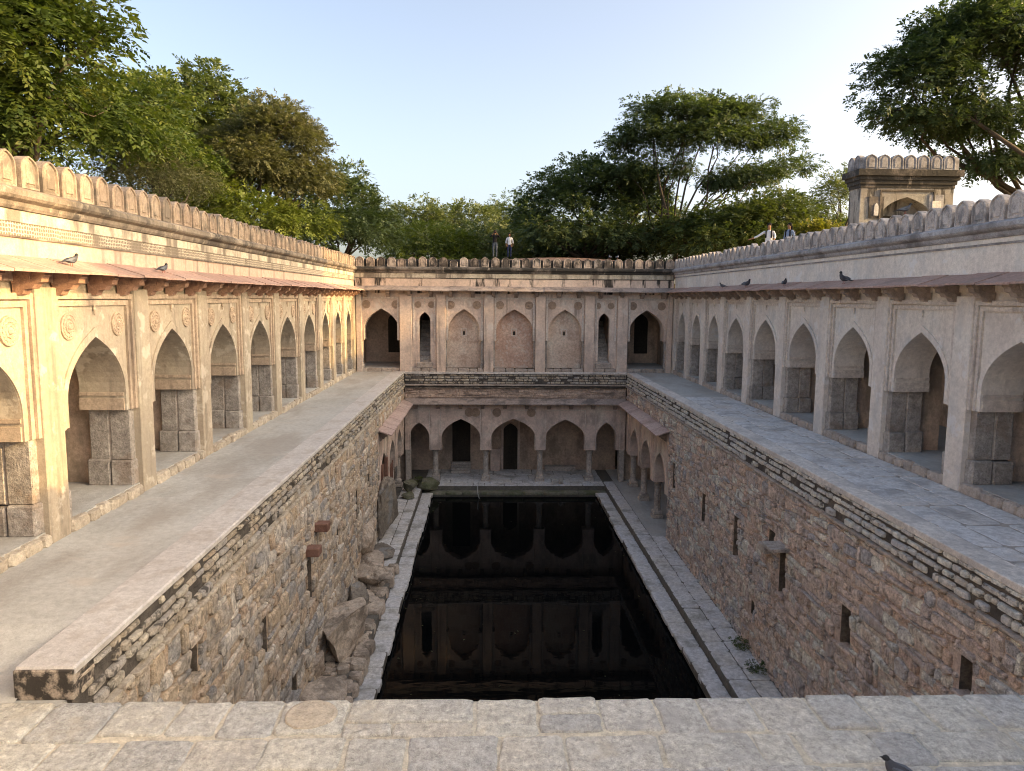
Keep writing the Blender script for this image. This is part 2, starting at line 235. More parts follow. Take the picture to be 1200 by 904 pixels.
class MB:
    def __init__(s): s.v = []; s.f = []
    def add(s, vs, fs):
        o = len(s.v); s.v += list(vs); s.f += [tuple(i+o for i in f) for f in fs]; return s
    def box(s, a0, a1, b0, b1, c0, c1):
        return s.add([(a0, b0, c0), (a1, b0, c0), (a1, b1, c0), (a0, b1, c0), (a0, b0, c1), (a1, b0, c1), (a1, b1, c1), (a0, b1, c1)],
                     [(0, 3, 2, 1), (4, 5, 6, 7), (0, 1, 5, 4), (1, 2, 6, 5), (2, 3, 7, 6), (3, 0, 4, 7)])
    def cbox(s, a0, a1, b0, b1, c0, c1, k=.02):
        # box with chamfered edges
        A = (a0, a1); B = (b0, b1); C = (c0, c1); vs = []; idx = {}
        for i in (0, 1):
            for j in (0, 1):
                for l in (0, 1):
                    sx, sy, sz = (1 if i == 0 else -1)*k, (1 if j == 0 else -1)*k, (1 if l == 0 else -1)*k
                    for ax, p in (('a', (A[i], B[j]+sy, C[l]+sz)), ('b', (A[i]+sx, B[j], C[l]+sz)), ('c', (A[i]+sx, B[j]+sy, C[l]))):
                        idx[(i, j, l, ax)] = len(vs); vs.append(p)
        g = lambda i, j, l, ax: idx[(i, j, l, ax)]
        fs = []
        for i in (0, 1):
            fs.append(tuple(g(i, j, l, 'a') for j, l in ((0, 0), (1, 0), (1, 1), (0, 1))))
            fs.append(tuple(g(j, i, l, 'b') for j, l in ((0, 0), (1, 0), (1, 1), (0, 1))))
            fs.append(tuple(g(j, l, i, 'c') for j, l in ((0, 0), (1, 0), (1, 1), (0, 1))))
        for i in (0, 1):
            for j in (0, 1):
                fs.append((g(i, j, 0, 'a'), g(i, j, 1, 'a'), g(i, j, 1, 'b'), g(i, j, 0, 'b')))
                fs.append((g(i, 0, j, 'a'), g(i, 1, j, 'a'), g(i, 1, j, 'c'), g(i, 0, j, 'c')))
                fs.append((g(0, i, j, 'b'), g(1, i, j, 'b'), g(1, i, j, 'c'), g(0, i, j, 'c')))
                for l in (0, 1): fs.append((g(i, j, l, 'a'), g(i, j, l, 'b'), g(i, j, l, 'c')))
        return s.add(vs, fs)
    def ext_v(s, poly, v0, v1, back=True):          # polygon in (u,w), extruded along v
        n = len(poly); vs = [(a, v0, b) for a, b in poly] + [(a, v1, b) for a, b in poly]
        fs = [tuple(range(n))] + ([tuple(range(2*n-1, n-1, -1))] if back else [])
        fs += [(i, (i+1) % n, n+(i+1) % n, n+i) for i in range(n)]
        return s.add(vs, fs)
    def ext_u(s, poly, u0, u1, seg=1):              # polygon in (v,w), extruded along u
        n = len(poly); vs = []; fs = []
        for k in range(seg+1):
            u = u0+(u1-u0)*k/seg; vs += [(u, a, b) for a, b in poly]
        for k in range(seg):
            fs += [(k*n+i, k*n+(i+1) % n, (k+1)*n+(i+1) % n, (k+1)*n+i) for i in range(n)]
        fs += [tuple(range(n)), tuple(range(seg*n+n-1, seg*n-1, -1))]
        return s.add(vs, fs)
    def lathe(s, prof, n=16, axis='v', c=(0, 0, 0), lobes=0, amp=0):
        # profile (r, h): h along the axis
        o = []
        for r, h in prof:
            for k in range(n):
                t = 2*math.pi*k/n; rr = r*(1+(amp*math.cos(lobes*t) if lobes else 0)); x, y = rr*math.cos(t), rr*math.sin(t)
                o.append((c[0]+x, c[1]+h, c[2]+y) if axis == 'v' else (c[0]+x, c[1]+y, c[2]+h))
        m = len(prof)
        fs = [(j*n+k, j*n+(k+1) % n, (j+1)*n+(k+1) % n, (j+1)*n+k) for j in range(m-1) for k in range(n)]
        fs += [tuple(range(n-1, -1, -1)), tuple(range((m-1)*n, m*n))]
        return s.add(o, fs)
    def tube(s, pts, rads, n=6):
        pts = [Vector(p) for p in pts]; rings = []
        for i, p in enumerate(pts):
            d = (pts[min(i+1, len(pts)-1)]-pts[max(i-1, 0)]).normalized()
            a = d.orthogonal().normalized() if i == 0 else (a - d*a.dot(d)).normalized()
            b = d.cross(a)
            rings.append([tuple(p+(a*math.cos(2*math.pi*k/n)+b*math.sin(2*math.pi*k/n))*rads[i]) for k in range(n)])
        vs = [q for r in rings for q in r]
        fs = [(j*n+k, j*n+(k+1) % n, (j+1)*n+(k+1) % n, (j+1)*n+k) for j in range(len(pts)-1) for k in range(n)]
        fs += [tuple(range(n-1, -1, -1)), tuple(range((len(pts)-1)*n, len(pts)*n))]
        return s.add(vs, fs)
    def mesh(s, name, mat, F=I, off=(0, 0, 0), smooth=False):
        me = bpy.data.meshes.new(name)
        me.from_pydata([(p[0]-off[0], p[1]-off[1], p[2]-off[2]) for p in (F(*q) for q in s.v)], [], s.f)
        if mat: me.materials.append(M[mat] if isinstance(mat, str) else mat)
        if smooth: me.polygons.foreach_set('use_smooth', [True]*len(me.polygons))
        return me
    def build(s, name, mat, parent=None, F=I, smooth=False, at=None):
        if at is None:
            p = np.array([F(*q) for q in s.v]); at = ((p[:, 0].min()+p[:, 0].max())/2, (p[:, 1].min()+p[:, 1].max())/2, p[:, 2].min())
        at = tuple(float(x) for x in at)
        return link(bpy.data.objects.new(name, s.mesh(name, mat, F, at, smooth)), parent, at)
def put(name, mesh, parent, pos):                   # a further object on shared mesh data
    return link(bpy.data.objects.new(name, mesh), parent, pos)

def arch_curve(c, a, zs, za, n=12):                 # left springing to right springing, pointed
    pts = []
    for i in range(-n, n+1):
        t = i/n; s = math.sin(abs(t)*math.pi/2)
        pts.append((c+math.copysign(a*s, t) if t else c, zs+(za-zs)*(.45*(1-s)+.55*max(0, 1-s**3)**.45)))
    return pts
def arch_panel(c, a, zs, za, z0, b0, b1, z1, n=12):
    return [(b0, z0), (b0, z1), (b1, z1), (b1, z0), (c+a, z0)] + arch_curve(c, a, zs, za, n)[::-1] + [(c-a, z0)]

# ------------------------------------------------------------------ main dimensions (metres)
XL, XR, D = -7.01, 10.05, 40.0
KL, KR = -4.44, 7.60                   # inner edges of the two terraces
WL, WR, WZ = -2.86, 5.85, -6.52        # water
LOW = -6.05                            # lower gallery floor
STRIP = -6.28
LEDGE_Z, LEDGE_Y = -0.33, 7.66
GROUND = 4.9
BAYS = [5.6, 8.88, 12.15, 15.42, 18.70, 21.97, 25.2, 28.5, 31.7, 34.45, 37.2, 39.9]
def FL(u, v, w): return (XL-v, u, w)
def FR(u, v, w): return (XR+v, u, w)
def FF(u, v, w): return (u, D+v, w)
rng = random.Random(7)

# ------------------------------------------------------------------ ground and terraces
def structure(o): o['kind'] = 'structure'; return o
g = MB(); R_ = 900
hx0, hx1, hy0, hy1 = XL-5.3, XR+5.3, -14, D+5
for a0, a1, b0, b1 in ((-R_, hx0, -R_, R_), (hx1, R_, -R_, R_), (hx0, hx1, -R_, hy0), (hx0, hx1, hy1, R_)):
    g.add([(a0, b0, GROUND), (a1, b0, GROUND), (a1, b1, GROUND), (a0, b1, GROUND)], [(0, 1, 2, 3)])
E_ = [(hx0, hy0), (hx1, hy0), (hx1, hy1), (hx0, hy1)]
for k in range(4):
    (a0, b0), (a1, b1) = E_[k], E_[(k+1) % 4]
    g.add([(a0, b0, GROUND), (a1, b1, GROUND), (a1, b1, -7.3), (a0, b0, -7.3)], [(0, 1, 2, 3)])
g.add([(x, y, -7.3) for x, y in E_], [(0, 1, 2, 3)])
structure(g.build('ground', 'ground', at=(0, 0, GROUND)))

mb = MB(); mb.box(XL-.2, KL-.55, 8.9, D+.3, -.6, 0)
mb.add([(XL-.2, 7.62, LEDGE_Z-.01), (KL-.6, 7.62, LEDGE_Z-.01), (KL-.6, 8.9, 0), (XL-.2, 8.9, 0)], [(0, 1, 2, 3)])
mb.box(XL-.2, KL-.1, 7.6, 8.95, -.9, LEDGE_Z-.012)
structure(mb.build('walkway_left', 'concrete', at=(XL, 20, 0)))
mb = MB(); mb.box(KR+.32, XR+.2, LEDGE_Y+.1, D+.3, -.6, -.012)
wr = structure(mb.build('walkway_right', 'flag_joint', at=(XR, 20, 0)))

# landing in front, with a wall down to the water and the flight that climbs behind it
mb = MB(); mb.box(-12.3, 15.3, 4.6, LEDGE_Y-.03, -1.2, LEDGE_Z-.022)
mb.box(KL, KR, 6.2, LEDGE_Y-.12, -7.2, -1.2)
landing = structure(mb.build('landing', 'paving_joint', at=(0, 6, LEDGE_Z)))
stairs = MB()
for i in range(28):
    z1 = LEDGE_Z+(i+1)*.19
    if z1 > GROUND: break
    stairs.box(-12.3, 15.3, 4.6-(i+1)*.38, 4.6-i*.38-.002, z1-.9, z1)
st = structure(bpy.data.objects.new('stairs', stairs.mesh('stairs', 'paving'))); link(st, None, (0, 0, 0))

for x0, x1, lb in ((XL-5.2, XL-.02, 'plain plaster wall flanking the stair beside the medallion arcade'), (XR+.02, XR+5.2, 'plain plaster wall flanking the stair beside the shaded arcade')):
    tag(MB().cbox(x0, x1, -13, 5.25, -.3, 5.9, .03).build('flank_wall', 'plaster_right'), lb, 'wall')
def flat_stone(mb, poly, ztop, th, r, edge=.03, jit=.012, sub=3, rough=.006):
    """polygon seen from above, softened edges, slightly uneven top"""
    pts = []
    n = len(poly)
    for i in range(n):
        p, q = Vector(poly[i]), Vector(poly[(i+1) % n])
        for k in range(sub):
            t = (k+.18 if k == 0 else k)/sub
            a = p.lerp(q, t); pts.append((a.x+r.uniform(-jit, jit), a.y+r.uniform(-jit, jit)))
        a = p.lerp(q, 1-.18/sub); pts.append((a.x, a.y))
    cx = sum(p[0] for p in pts)/len(pts); cy = sum(p[1] for p in pts)/len(pts); m = len(pts)
    def ring(d, z, zr):
        o = []
        for x, y in pts:
            l = math.hypot(x-cx, y-cy) or 1; k = max(0, 1-d/l)
            o.append((cx+(x-cx)*k, cy+(y-cy)*k, z+r.uniform(-zr, zr)))
        return o
    tilt = r.uniform(-.012, .006)
    vs = ring(0, ztop-th, 0)+ring(0, ztop-edge*.7+tilt, .004)+ring(edge*.45, ztop-edge*.15+tilt, .003)+ring(edge*1.3, ztop+tilt, rough)+ring(edge*5, ztop+tilt+.002, rough*1.4)+[(cx, cy, ztop+tilt+r.uniform(-.004, .008))]
    fs = []
    for j in range(4): fs += [(j*m+i, j*m+(i+1) % m, (j+1)*m+(i+1) % m, (j+1)*m+i) for i in range(m)]
    fs += [(4*m+i, 4*m+(i+1) % m, 5*m) for i in range(m)]
    return mb.add(vs, fs)

# landing paving: front row follows the joints read from the photograph
J1 = [-8.4, -7.6, -6.75, -6.0, -5.25, -4.57, -3.88, -3.23, -2.71, -2.15, -1.45, -.12, .55, 1.21, 1.82, 2.3, 2.87, 3.5, 4.05, 4.68, 5.28, 5.91, 6.6, 7.3, 8.1, 8.9, 9.7]
rw = random.Random(11)
YR = [LEDGE_Y, 6.98, 6.42, 5.85, 5.2, 4.62]
for row in range(5):
    J = J1 if row == 0 else None
    if J is None:
        J = [-8.4+rw.uniform(0, .4)]
        while J[-1] < 9.7: J.append(J[-1]+rw.uniform(.42, 1.05))
    for k in range(len(J)-1):
        a, b = J[k], J[k+1]
        y1 = YR[row]+(rw.uniform(-.015, .02) if row == 0 else rw.uniform(-.03, .03)); y0 = YR[row+1]+rw.uniform(-.05, .05)
        g_ = .012
        s1, s2 = rw.uniform(-.05, .05), rw.uniform(-.05, .05)
        if row == 0: s1 = s2 = 0
        parts = [(a, b, y0, y1)]
        if row == 0 and k == 10: parts = [(a, b, y0+.26, y1), (a, a+.5, y0, y0+.25), (a+.51, b, y0, y0+.25)]
        if row == 0 and k == 12: parts = [(a, b, y0+.34, y1), (a, b, y0, y0+.33)]
        for (pa, pb, q0, q1) in parts:
            mb = MB(); flat_stone(mb, [(pa+g_+s1, q0+g_), (pb-g_+s2, q0+g_+rw.uniform(-.02, .02)), (pb-g_, q1-g_+rw.uniform(-.012, .012)), (pa+g_, q1-g_)], LEDGE_Z, .2, rw, edge=.028)
            o = mb.build('paving_stone', 'paving', landing, smooth=True)
        if row == 0 and k == 9:
            d = MB(); d.lathe([(.27, -.02), (.265, .012), (.24, .016), (.205, .006), (.19, .012), (.05, .018)], 28, 'w', ((a+b)/2-.02, (y0+y1)/2+.02, LEDGE_Z+.004), 3, .02)
            d.build('cement_disc', 'cement_disc', o, smooth=True)

# flagstones of the right walkway
rf = random.Random(5)
u = 7.8; nflag = 0
while u < 30:
    L_ = rf.uniform(.7, 1.25); x = KR+.52
    while x < XR-.06:
        w_ = min(rf.uniform(.45, .95), XR-.02-x)
        if XR-x-w_ < .25: w_ = XR-.03-x
        mb = MB(); j = lambda: rf.uniform(-.04, .04)
        flat_stone(mb, [(x+.012, u+.012+j()), (x+w_-.012, u+.012+j()), (x+w_-.012, u+L_-.012+j()), (x+.012, u+L_-.012+j())], 0, .05, rf, edge=.016, jit=.012, sub=2, rough=.003)
        mb.build('flagstone', 'flag', wr, smooth=True); x += w_; nflag += 1
    u += L_
mb = MB(); mb.box(KR+.5, XR+.2, u, D+.3, -.3, -.002); mb.build('walkway_surface', 'concrete', wr)
mb = MB(); mb.cbox(KR+.002, KR+.5, LEDGE_Y+.1, D-.02, -.12, .006, .012)
tag(mb.build('kerb', 'kerb_right'), 'pale flush kerb strip edging the flagstone walkway above the brown rubble wall', 'kerb')
# raised concrete kerb on the left
kt = thing('kerb', (KL-.3, 20, 0), 'long smooth pinkish concrete kerb with a black stained end beside the concrete walkway', 'kerb')
mb = MB(); mb.cbox(KL-.64, KL+.005, LEDGE_Y+.09, D-.02, -.085, .02, .022); mb.build('kerb_top', 'kerb', kt)
mb = MB(); mb.cbox(KL-.636, KL-.004, LEDGE_Y+.062, LEDGE_Y+.5, LEDGE_Z-.015, -.004, .01); mb.build('stained_end', 'kerb_end', kt)

# ------------------------------------------------------------------ shared small meshes
def merlon_mesh(name, mat, w=.435, h=.52, dpt=.2, F=I):
    mb = MB(); hw = w/2
    def outline(k, dz=0):
        a = hw*k
        return [(-a, dz), (-a, h*.62*(1 if k == 1 else .95)), (-a*.93, h*.74*(1-.06*(1-k))), (-a*.72, h*.86-(1-k)*.12), (-a*.38, h*.945-(1-k)*.14), (0, h-(1-k)*.16), (a*.38, h*.945-(1-k)*.14), (a*.72, h*.86-(1-k)*.12), (a*.93, h*.74*(1-.06*(1-k))), (a, h*.62*(1 if k == 1 else .95)), (a, dz)]
    rings = [(outline(1), dpt), (outline(1), .015), (outline(.94), 0), (outline(.80, .03), .0), (outline(.74, .045), .028), (outline(.5, .08), .02), (outline(.44, .09), .004)]
    n = 11; vs = []; fs = []
    for o, v in rings: vs += [(a, v, b) for a, b in o]
    for j in range(len(rings)-1): fs += [(j*n+i, j*n+(i+1) % n, (j+1)*n+(i+1) % n, (j+1)*n+i) for i in range(n)]
    fs += [tuple(range((len(rings)-1)*n, len(rings)*n)), tuple(range(n-1, -1, -1))]
    mb.add(vs, fs); return mb.mesh(name, mat, F)
def bracket_mesh(mat, F, w=.19, out=.44, h=.38, name='bracket'):
    mb = MB()
    prof = [(.05, h), (-out, h), (-out, h-.07), (-out*.9, h-.1), (-out*.86, h-.17), (-out*.66, h-.2), (-out*.55, h-.27), (-out*.3, h-.28), (-out*.2, h-.36), (.05, h-.38)]
    mb.ext_u(prof, -w/2, w/2); mb.ext_u([(.04, h-.02), (-out*.55, h-.02), (-out*.5, h-.14), (.04, h-.2)], -w/2-.03, w/2+.03)
    return mb.mesh(name, mat, F)
def medallion_mesh(mat, F, r=.2):
    mb = MB(); mb.lathe([(r, .03), (r, -.012), (r*.9, -.022), (r*.82, -.006)], 24)
    mb.lathe([(r*.8, .0), (r*.76, -.018), (r*.6, -.024), (r*.52, -.006)], 32, lobes=16, amp=.06)
    mb.lathe([(r*.5, 0), (r*.46, -.024), (r*.34, -.03), (r*.28, -.012)], 24, lobes=8, amp=.08)
    mb.lathe([(r*.26, 0), (r*.24, -.03), (r*.16, -.05), (r*.06, -.056)], 14)
    return mb.mesh('medallion', mat, F, smooth=False)
def lin(F): return lambda u, v, w: tuple(a-b for a, b in zip(F(u, v, w), F(0, 0, 0)))

def lump(mb, u0, u1, w0, w1, vf, vb, r, skew=(0, 0, 0, 0)):
    """one rubble stone seen face on: corners cut, front bulging and uneven"""
    du, dw = u1-u0, w1-w0; c = min(du, dw)
    k = [r.uniform(.1, .34)*c for _ in range(8)]
    P = [(u0, w0+k[0]+skew[0]), (u0+k[1], w0+skew[0]), (u1-k[2], w0+skew[1]), (u1, w0+k[3]+skew[1]), (u1, w1-k[4]+skew[2]), (u1-k[5], w1+skew[2]), (u0+k[6], w1+skew[3]), (u0, w1-k[7]+skew[3])]
    j = .05*c
    P = [(a+r.uniform(-j, j), b+r.uniform(-j, j)) for a, b in P]
    cu = sum(p[0] for p in P)/8; cw = sum(p[1] for p in P)/8
    tu, tw = r.uniform(-.05, .05), r.uniform(-.08, .08)
    dep = lambda a, b: tu*(a-cu)+tw*(b-cw)
    vs = [(a, vb, b) for a, b in P]
    for s_, dv in ((.985, .55), (.84, .08)):
        vs += [(cu+(a-cu)*s_, vf+(vb-vf)*dv*.6+dep(a, b)+r.uniform(-.006, .006), cw+(b-cw)*s_) for a, b in P]
    vs += [(cu+r.uniform(-.15, .15)*du, vf+r.uniform(-.012, .006), cw+r.uniform(-.15, .15)*dw)]
    fs = []
    for q in range(2): fs += [(q*8+i, q*8+(i+1) % 8, q*8+8+(i+1) % 8, q*8+8+i) for i in range(8)]
    fs += [(16+i, 16+(i+1) % 8, 24) for i in range(8)]
    return mb.add(vs, fs)

# ------------------------------------------------------------------ the arcades
Z_IMP, Z_TOP, Z_FLOOR = 1.75, 4.2, .2
def top_works(root, F, u0, u1, style, holes=()):
    """wall over the eave, friezes, cornice, parapet, merlons, eave slabs, brackets"""
    up = dict(left='upper_left', right='plaster_right', far='upper_far')[style]
    MB().box(u0, u1, .06, 1.0, Z_TOP+.001, 5.27).build('upper_wall', up, root, F)
    if style == 'left':
        MB().box(u0, u1, .035, .1, 4.88, 5.075).build('carved_frieze', 'carved_frieze', root, F)
        MB().box(u0, u1, .02, .1, 5.08, 5.255).build('pale_band', 'frieze_pale', root, F)
        MB().box(u0, u1, .03, .09, 4.85, 4.878).build('string_course', 'cornice', root, F)
    elif style == 'right':
        MB().box(u0, u1, .02, .1, 5.17, 5.262).build('pale_band', 'plaster_right', root, F)
        MB().box(u0, u1, .035, .1, 5.13, 5.168).build('string_course', 'cornice_grey', root, F)
    else:
        MB().box(u0, u1, .02, .1, 5.02, 5.255).build('pale_band', 'frieze_pale', root, F)
        MB().box(u0, u1, .035, .1, 4.98, 5.018).build('string_course', 'cornice_black', root, F)
    cm = dict(left='cornice', right='cornice_grey', far='cornice_black')[style]
    MB().ext_u([(.4, 5.265), (-.01, 5.265), (-.04, 5.31), (-.05, 5.37), (-.13, 5.41), (-.16, 5.45), (-.16, 5.53), (-.11, 5.565), (.0, 5.60), (.4, 5.62)], u0, u1).build('cornice', cm, root, F)
    mm = dict(left='merlon_left', right='merlon_right', far='merlon_far')[style]
    ztop = dict(left=6.04, right=5.93, far=6.0)[style]
    MB().cbox(u0, u1, .12, .42, 5.58, ztop, .02).build('parapet', 'cornice_black' if style == 'far' else ('cornice' if style == 'left' else 'cornice_grey'), root, F)
    me = merlon_mesh('merlon', mm, F=lin(F)); n = int((u1-u0)/.545); r = random.Random(len(root.name)+n)
    for k in range(n):
        o = put('merlon', me, root, F(u0+(k+.5)*(u1-u0)/n, -.03+r.uniform(-.008, .008), 5.59+r.uniform(-.008, .012)))
        o.scale = Vector((1, 1, 1))*1.0
        o.scale.z = r.uniform(.94, 1.04) if r.random() > .05 else r.uniform(.72, .85)
        o.rotation_euler['xyz'.index('y' if style == 'far' else 'x')] = r.gauss(0, .018)
    MB().box(u0, u1, .43, 5.25, 5.0, 5.3).build('roof', 'roof', root, F)
    em = dict(left='red_slab', right='red_slab', far='grey_slab')[style]
    n = int((u1-u0)/.95); r = random.Random(n)
    for k in range(n):
        a, b = u0+k*(u1-u0)/n+.004, u0+(k+1)*(u1-u0)/n-.004; dz = r.uniform(-.012, .012); dv = r.uniform(-.025, .02)
        MB().ext_u([(.07, 4.54+dz), (.07, 4.585+dz), (-.62+dv, 4.365+dz), (-.62+dv, 4.325+dz)], a, b).build('eave_slab', em, root, F)
    bm = dict(left='bracket_red', right='bracket_grey', far='bracket_grey')[style]
    bme = bracket_mesh(bm, lin(F)); n = int((u1-u0)/1.075)
    for k in range(n):
        o = put('bracket', bme, root, F(u0+(k+.5)*(u1-u0)/n+r.uniform(-.04, .04), .05, 3.985))

def pier_stones(root, F, b, hw, mat, r):
    """grey stone pier under the arch feet, with its base blocks"""
    p = MB()
    for (a0, a1) in ((b-hw, b-.015), (b+.015, b+hw)):
        p.cbox(a0, a1, .14, .54, .70, Z_IMP+.01, .018); p.cbox(a0, a1, .57, .95, .70, Z_IMP+.01, .018)
    o = p.build('pier', mat, root, F)
    MB().box(b-hw+.02, b+hw-.02, .155, .935, .7, Z_IMP+.01).build('joint', 'plinth_right', o, F)
    q = MB(); q.cbox(b-hw-.07, b+hw+.07, .1, .54, Z_FLOOR-.02, .70, .03); q.cbox(b-hw-.07, b+hw+.07, .555, 1.0, Z_FLOOR-.02, .70+r.uniform(-.03, .03), .03)
    q.build('base_block', mat, o, F)

def arcade(root, F, style):
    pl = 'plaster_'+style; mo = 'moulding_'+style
    r = random.Random(3 if style == 'left' else 4)
    u0, u1 = BAYS[0], BAYS[-1]
    med = medallion_mesh('medallion', lin(F), .23) if style == 'left' else None
    fin = MB(); fin.lathe([(.005, -.09), (.018, -.06), (.012, -.02), (.03, .02), (.022, .055), (.006, .10)], 8, 'w'); finm = fin.mesh('finial', mo, lin(F))
    for i in range(len(BAYS)-1):
        b0, b1 = BAYS[i], BAYS[i+1]; c = (b0+b1)/2+r.uniform(-.02, .02); a = (b1-b0)/2-.62+r.uniform(-.02, .02)
        zs, za = 2.2+r.uniform(-.03, .03), 3.28+r.uniform(-.035, .03)
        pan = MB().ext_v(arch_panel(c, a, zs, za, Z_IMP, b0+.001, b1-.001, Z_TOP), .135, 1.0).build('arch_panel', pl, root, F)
        # nested rectangular frames round the arch
        e0, e1 = b0+.29, b1-.29
        for q, (ww, vv) in enumerate(((.0, .04), (.1, .085))):
            fr = MB(); x0, x1, t = e0+ww, e1-ww, .09
            zt = 4.03-ww*1.2
            fr.box(x0-.03*(q == 0), x0+t, vv, .145, Z_IMP-.004-.003*q, zt); fr.box(x1-t, x1+.03*(q == 0), vv, .145, Z_IMP-.004-.003*q, zt); fr.box(x0+t, x1-t, vv, .145, zt-t*1.1, zt)
            fr.build('frame', mo, pan, F)
        # raised band round the arch
        ab = MB(); inn = arch_curve(c, a, zs, za); outr = arch_curve(c, a+.12, zs, za+.17)
        outl = [(c-a-.12, Z_IMP-.002)]+outr+[(c+a+.12, Z_IMP-.002), (c+a+.002, Z_IMP-.002)]+[(x+(.002 if x > c else -.002), z+.002) for x, z in inn[::-1]]+[(c-a-.002, Z_IMP-.002)]
        ab.ext_v(outl, .105, .137); ab.build('arch_band', pl, pan, F)
        # double string on the reveals
        for s in (-1, 1):
            im = MB(); ue = c+s*a
            for z0, z1, pr in ((1.748, 1.98, .03), (2.035, 2.10, .024)):
                im.box(min(ue, ue-s*pr), max(ue, ue-s*pr), .14, 1.006, z0, z1)
            im.build('impost_band', mo, pan, F)
        if med:
            for s in (-1, 1): put('medallion', med, pan, F(c+s*.84*(b1-b0)/3.27+r.uniform(-.02, .02), .105+r.uniform(0, .012), 3.47+r.uniform(-.025, .025)))
        put('finial', finm, pan, F(c, .10, 3.72))
        # plinth stones along the floor edge
        x = b0+.30
        while x < b1-.32:
            w_ = min(r.uniform(.28, .68), b1-.30-x)
            if b1-.30-x-w_ < .2: w_ = b1-.30-x
            m = MB(); lump(m, x+.008, x+w_-.008, -.03, Z_FLOOR+r.uniform(-.03, .02), -.03+r.uniform(-.02, .02), .12, r)
            m.build('plinth_stone', 'plinth_left' if style == 'left' else 'plinth_right', root, F); x += w_
        # blind arch on the gallery's back wall
        MB().ext_v(arch_panel(c, a+.05, 2.0, 3.1, Z_FLOOR, b0+.001, b1-.001, 4.15), 4.3, 4.6).build('back_arch', 'interior', root, F)
    for i, b in enumerate(BAYS):
        m = MB(); t = r.uniform(-.01, .01)
        m.cbox(b-.29+t, b+.29+t, 0 if 0 < i < len(BAYS)-1 else .004, .16, -.05, 4.12, .014); m.build('pilaster', pl, root, F)
        pier_stones(root, F, b, .47, 'grey_stone', r)
        if 0 < i:
            # cross arch dividing the gallery
            tp = [(1.01, Z_FLOOR), (1.01, 4.15), (4.29, 4.15), (4.29, Z_FLOOR), (3.95, Z_FLOOR)]+arch_curve(2.75, 1.2, 2.2, 3.4)[::-1]+[(1.55, Z_FLOOR)]
            MB().ext_u(tp, b-.28, b+.28).build('cross_arch', 'interior', root, F)
    MB().box(u0, u1, .09, 4.95, -.3, Z_FLOOR-.004).build('gallery_floor', 'concrete', root, F)
    MB().box(u0, u1, 4.6, 4.95, Z_FLOOR, 4.9).build('back_wall', 'interior', root, F)
    MB().box(u0, u1, 1.002, 4.6, 4.15, 4.4).build('ceiling', 'interior', root, F)
    MB().box(u0-.3, u0, .3, 4.95, -.3, 4.9).build('end_wall', 'interior', root, F)
    top_works(root, F, u0, D+.05 if style != 'far' else u1, style)
M['plinth_left'] = surf('plinth_left', [(.36, .31, .25), (.50, .44, .36), (.60, .54, .45)], 2.0, .5, stains=[((.22, .17, .13), 2, (1, 1, 1), .58, .7, .6)], bump=.8, bscale=14)
M['plinth_right'] = surf('plinth_right', [(.32, .275, .24), (.42, .365, .32), (.48, .42, .37)], 2.0, .5, stains=[((.22, .18, .15), 2, (1, 1, 1), .58, .7, .6)], bump=.8, bscale=14)

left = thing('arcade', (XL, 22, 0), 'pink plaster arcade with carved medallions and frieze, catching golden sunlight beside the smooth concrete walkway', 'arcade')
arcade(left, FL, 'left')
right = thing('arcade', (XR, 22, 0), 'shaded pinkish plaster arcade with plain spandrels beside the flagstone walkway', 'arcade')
arcade(right, FR, 'right')

